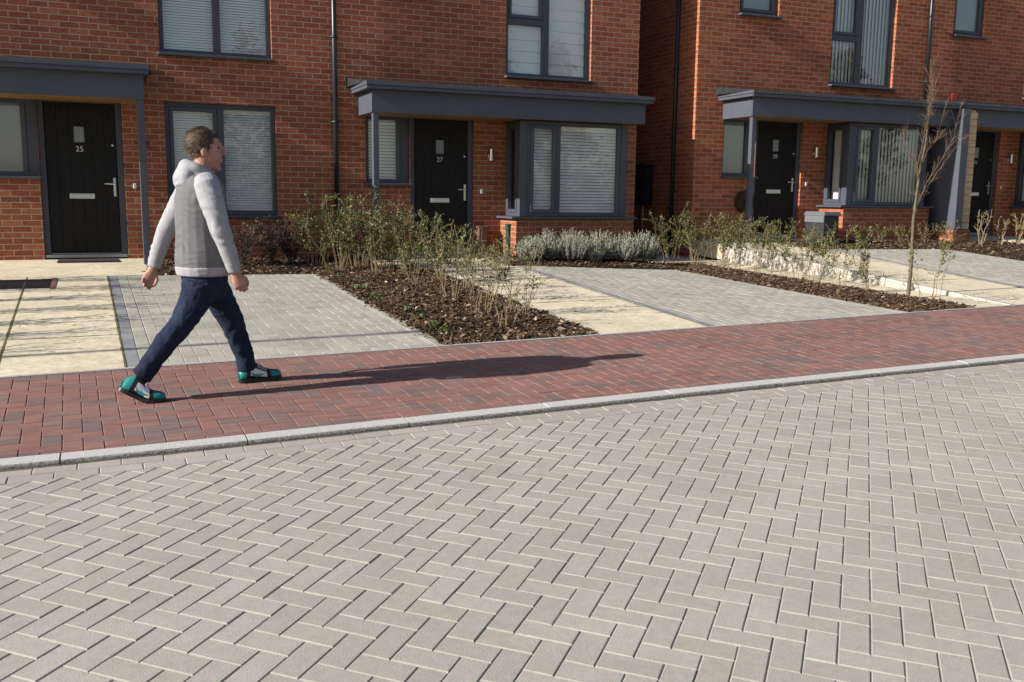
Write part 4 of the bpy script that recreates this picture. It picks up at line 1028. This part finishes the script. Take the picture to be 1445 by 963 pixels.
def folds(x, y, z): return .0030 * math.sin(95 * z + 22 * x + 9 * mnoise.noise((x * 9, y * 9, z * 9))) * max(0, mnoise.noise((x * 5, y * 5, z * 5 + 7)) + .25)
h = MB()
hz(h, [(.538, YM, -.505, .160, .178), (.538, YM, -.465, .170, .190), (.536, YM, -.42, .170, .194), (.533, YM, -.30, .160, .188), (.531, YM, -.15, .156, .190), (.533, YM, -.03, .153, .200), (.538, YM, .04, .142, .200), (.542, YM, .085, .115, .172), (.546, YM, .12, .085, .11)])
hood = organic(h, 'hoodie', 'hood_grey', man, .006, 6, .008, .16, folds)
def sleeve(A, rad):
    s = MB(); s.tube(A, rad, 18); s.tube([Vector(A[-2]).lerp(Vector(A[-1]), .55), A[-1]], [rad[-1] + .006, rad[-1] - .002], 18)
    return organic(s, 'sleeve', 'hood_white', hood, .006, 6, .007, .11, lambda x, y, z: .0035 * math.sin(80 * z + 40 * x + 8 * mnoise.noise((x * 8, y * 8, z * 8))) * max(.15, mnoise.noise((x * 6, y * 6, z * 6)) + .3))
sleeve([(.555, 6.10, .068), (.56, 6.055, .035), (.585, 6.005, -.08), (.622, 5.972, -.23), (.665, 5.985, -.36), (.700, 6.0, -.478)], [.074, .081, .072, .060, .051, .041])
sleeve([(.53, 6.34, .068), (.49, 6.385, .03), (.42, 6.43, -.09), (.335, 6.46, -.24), (.288, 6.462, -.36), (.252, 6.46, -.478)], [.074, .080, .070, .058, .050, .041])
s = MB(); s.ell((.448, YM, .075), (.074, .125, .080)); s.ell((.475, YM, .115), (.062, .105, .066)); s.ell((.455, YM, .108), (.066, .115, .078)); s.ell((.468, YM, .14), (.05, .09, .05)); ring = []
for k in range(17):
    a = 2 * math.pi * k / 16; ring.append((.530 - .078 * math.cos(a), YM + .080 * math.sin(a), .130 + .030 * math.cos(a)))
s.tube(ring, [.046 - .016 * (1 - math.cos(2 * math.pi * k / 16)) * .5 for k in range(17)], 12)
s.loft([((.532, YM, .055), (.135, 0, .0), (0, .165, 0)), ((.536, YM, .09), (.115, 0, 0), (0, .14, 0)), ((.54, YM, .115), (.085, 0, 0), (0, .10, 0))])
organic(s, 'hood', 'hood_white', hood, .006, 26, .006, .12, folds)
s = MB(); hz(s, [(.539, YM, -.512, .163, .181), (.539, YM, -.505, .168, .187), (.538, YM, -.462, .176, .196), (.538, YM, -.452, .172, .192)]); organic(s, 'hem_band', 'hood_white', hood, .006, 2, .004, .05)
j = MB()
hz(j, [(.54, YM, -.42, .13, .165), (.54, YM, -.50, .142, .172), (.54, YM, -.58, .142, .175), (.545, YM, -.64, .115, .15), (.545, YM, -.675, .07, .09)])
j.tube(RL, [.105, .092, .075, .069, .062, .064], 18); j.tube(LG[:-1] + [(.803, 6.40, -1.165)], [.105, .092, .078, .070, .063, .064], 18)
organic(j, 'jeans', 'denim', man, .006, 4, .014, .08, lambda x, y, z: .005 * math.sin(75 * z - 30 * x + 9 * mnoise.noise((x * 8, y * 8, z * 8))) * max(.1, mnoise.noise((x * 5, y * 5, z * 5 + 3)) + .25 + (.35 if z < -1.02 else 0)))
# hair: a short cap over the skull
hr = MB(); hr.ell((.553, YM, .297), (.104, .080, .094), nu=48, nv=32); keep = []
for f in hr.f:
    c = sum((Vector(hr.v[i]) for i in f), Vector()) / len(f)
    line = .330 if c.x > .612 else (.300 if c.x > .598 else (.232 if c.x > .575 else (.268 if c.x > .54 and abs(c.y - YM) > .05 else .195)))
    if c.z > line: keep.append(f)
hr.f = keep; hr.m = [0] * len(keep); hr.a = [0] * len(keep)
hr.v = [tuple(Vector(v) + (Vector(v) - Vector((.553, YM, .29))).normalized() * (.006 * mnoise.noise(Vector(v) * 60))) for v in hr.v]
random.seed(77)
for f in list(hr.f):
    c = sum((Vector(hr.v[i]) for i in f), Vector()) / len(f); nrm = (c - Vector((.553, YM, .285))).normalized()
    for _ in range(3):
        q = c + Vector((random.gauss(0, .005), random.gauss(0, .005), random.gauss(0, .005))); d = (nrm * .55 + Vector((-.15 if c.x < .6 else .35, 0, -.75 if c.z < .35 else .1)) + Vector((random.gauss(0, .3), random.gauss(0, .3), random.gauss(0, .3)))).normalized()
        l = random.uniform(.007, .014); w = d.cross(nrm).normalized() * .0016
        hr.add([q - w, q + w, q + d * l], [(0, 1, 2)])
ho = hr.obj('hair', M['hair'], man, smooth=True); 
for s in (-1, 1):
    q = MB(); q.ell((.642, YM + s * .031, .275), (.012, .013, .010)); q.obj('eye', M['eye'], man, smooth=True)

def shoe(heel, ball, toe, y, yawd, near):
    """heel, ball, toe: sole points (x, z)"""
    t = []; nst = 26; hb = math.hypot(ball[0] - heel[0], ball[1] - heel[1]); bt_ = math.hypot(toe[0] - ball[0], toe[1] - ball[1]); Ln = hb + bt_
    P0, P1, P2 = Vector((heel[0], heel[1])), Vector((ball[0], ball[1])), Vector((toe[0], toe[1]))
    ts = [0, .04, .10, .18, .27, .36, .45, .55, .65, .75, .84, .91, .96, .99, 1.0]
    ws = [.020, .031, .037, .040, .040, .040, .042, .046, .050, .051, .049, .044, .034, .022, .008]
    hs = [.050, .075, .095, .115, .125, .122, .108, .090, .074, .063, .056, .050, .043, .034, .020]
    A = MB(); n = 18; vs = []; frames = []
    for tt, w, h in zip(ts, ws, hs):
        s = tt * Ln; k = min(1, max(0, (s - hb + .05) / .10)); k = k * k * (3 - 2 * k)
        d1 = (P1 - P0).normalized(); d2 = (P2 - P1).normalized(); d = d1.lerp(d2, k).normalized()
        c = P0 + d1 * s if s < hb else P1 + d2 * (s - hb)
        upn = Vector((-d.y, d.x)); frames.append((c, upn, w, h))
        off = yawd * (s - hb)
        for i in range(n):
            a = 2 * math.pi * i / n; ca, sa = math.cos(a), math.sin(a)
            yy = w * math.copysign(abs(ca) ** .75, ca); zz = h * .5 + h * .5 * math.copysign(abs(sa) ** .8, sa)
            if zz > h * .45: yy *= 1 - .38 * (zz / h - .45) / .55
            vs.append((c.x + upn.x * zz, y + off + yy, c.y + upn.y * zz))
    fs = []; ms = []
    for r in range(len(ts) - 1):
        for i in range(n):
            fs.append((r * n + i, r * n + (i + 1) % n, (r + 1) * n + (i + 1) % n, (r + 1) * n + i))
            a = 2 * math.pi * (i + .5) / n; hz_ = .5 + .5 * math.sin(a); tt = (ts[r] + ts[r + 1]) / 2
            if hz_ < .16: m = 1
            elif hz_ < .30 and tt > .2: m = 1
            elif tt < .17: m = 0
            elif tt > .70: m = 0 if hz_ < .92 else 1
            elif .24 < tt < .62 and .2 < hz_ < .62: m = 2
            else: m = 1
            ms.append(m)
    A.v = vs; A.f = fs + [tuple(range(n)), tuple(reversed(range((len(ts) - 1) * n, len(ts) * n)))]; A.m = ms + [0, 0]; A.a = [0] * len(A.f)
    so_ = A.obj('shoe', [M['teal'], M['black'], M['white']], man, smooth=True)
    def at(tt, hh, side, out=.0):
        s = tt * (len(ts) - 1); 
        i = next(k for k in range(len(ts) - 1) if ts[k] <= tt <= ts[k + 1]); f = (tt - ts[i]) / (ts[i + 1] - ts[i])
        (c0, u0, w0, h0), (c1, u1, w1, h1) = frames[i], frames[i + 1]; c = c0.lerp(c1, f); u = u0.lerp(u1, f).normalized(); w = w0 + (w1 - w0) * f; h = h0 + (h1 - h0) * f
        zz = hh * h; sn = 2 * hh - 1; ca = max(0, 1 - abs(sn) ** 2.5) ** .5; yy = w * ca ** .75
        if zz > h * .45: yy *= 1 - .38 * (hh - .45) / .55
        return (c.x + u.x * zz, y + yawd * (tt * Ln - hb) + side * (yy + out), c.y + u.y * zz)
    for side in (-1, 1):                                 # the curved tick on the white panel
        cen = [(.27, .50), (.31, .38), (.36, .31), (.42, .31), (.48, .37), (.55, .47), (.61, .56)]; wid = [.008, .045, .075, .085, .07, .04, .008]
        q = MB(); v = []
        for (tt, hh), ww in zip(cen, wid): v += [at(tt, hh - ww, side, .0025), at(tt, hh + ww, side, .0025)]
        q.add(v, [(2 * i, 2 * i + 1, 2 * i + 3, 2 * i + 2) for i in range(len(cen) - 1)]); q.obj('side_mark', M['teal'], so_)
    sl = MB(); v = []
    for (c, u, w, h), tt in zip(frames, ts):
        off = yawd * (tt * Ln - hb); w2 = w + .004
        v += [(c.x + u.x * .016, y + off - w2, c.y + u.y * .016), (c.x + u.x * .016, y + off + w2, c.y + u.y * .016), (c.x - u.x * .008, y + off + w2, c.y - u.y * .008), (c.x - u.x * .008, y + off - w2, c.y - u.y * .008)]
    m_ = len(frames); sl.add(v, [(4 * i + k, 4 * i + (k + 1) % 4, 4 * i + 4 + (k + 1) % 4, 4 * i + 4 + k) for i in range(m_ - 1) for k in range(4)] + [(0, 1, 2, 3), (4 * m_ - 1, 4 * m_ - 2, 4 * m_ - 3, 4 * m_ - 4)])
    sl.obj('sole', M['black'], so_)
    lc = MB()
    for tt in (.44, .49, .54, .59, .64):
        lc.tube([at(tt, .80, -1, .003), at(tt, .94, -1, .003), at(tt + .01, .985, -1, .001), at(tt + .01, .985, 1, .001), at(tt, .94, 1, .003), at(tt, .80, 1, .003)], .0042, 6)
    lc.obj('laces', M['lace'], so_)
gzp = lambda x, y: PZ(x, y) + .009
shoe((.005, -1.172), (.150, gzp(.15, 6.05)), (.272, gzp(.27, 6.05)), 6.055, -.05, True)
shoe((.742, gzp(.74, 6.40) + .002), (.915, gzp(.9, 6.40)), (1.030, gzp(1.03, 6.4) + .012), 6.40, .12, False)

# ------------------------------------------------------------------ light, sky, camera
SUN = Vector((1, .036, -.50)).normalized()             # direction of the rays
sd = bpy.data.lights.new('sun', 'SUN'); sd.energy = 4.4; sd.angle = R(.53); sd.color = (1, .945, .87)
so = bpy.data.objects.new('sun', sd); C.objects.link(so); so.rotation_euler = SUN.to_track_quat('-Z', 'Y').to_euler(); so.location = (-20, 0, 14)
wd = bpy.data.worlds.new('World'); scene.world = wd; wd.use_nodes = True
N = wd.node_tree.nodes; L = wd.node_tree.links
sk = N.new('ShaderNodeTexSky'); sk.sky_type = 'NISHITA'; sk.sun_disc = False
sk.sun_elevation = math.asin(-SUN.z); sk.sun_rotation = math.atan2(-SUN.x, -SUN.y); sk.air_density = 1.0; sk.dust_density = 1.5; sk.ozone_density = 1
L.new(sk.outputs[0], N['Background'].inputs[0]); N['Background'].inputs[1].default_value = .065
cam = bpy.data.cameras.new('camera'); co = bpy.data.objects.new('camera', cam); C.objects.link(co); scene.camera = co
cam.sensor_width = 36; cam.lens = 36 * 1333.2 / 1445; cam.clip_start = .05; cam.clip_end = 1000
yaw, pit, rol = R(23.048), R(8.7212), R(.6562)
fw = Vector((math.sin(yaw) * math.cos(pit), math.cos(yaw) * math.cos(pit), -math.sin(pit))); rt = Vector((math.cos(yaw), -math.sin(yaw), 0)); upv = rt.cross(fw)
r2 = rt * math.cos(rol) + upv * math.sin(rol); u2 = -rt * math.sin(rol) + upv * math.cos(rol)
co.matrix_world = Matrix(((r2.x, u2.x, -fw.x, 0), (r2.y, u2.y, -fw.y, 0), (r2.z, u2.z, -fw.z, 0), (0, 0, 0, 1)))
scene.view_settings.view_transform = 'Standard'; scene.view_settings.look = 'None'; scene.view_settings.exposure = .85; scene.view_settings.gamma = 1
scene.cycles.max_bounces = 8; scene.cycles.transparent_max_bounces = 12; scene.cycles.caustics_reflective = False; scene.cycles.caustics_refractive = False
scene.cycles.use_denoising = True
for o in list(scene.objects):                           # lift everything so that the road is near z = 0
    if o.parent is None: o.location.z += UP
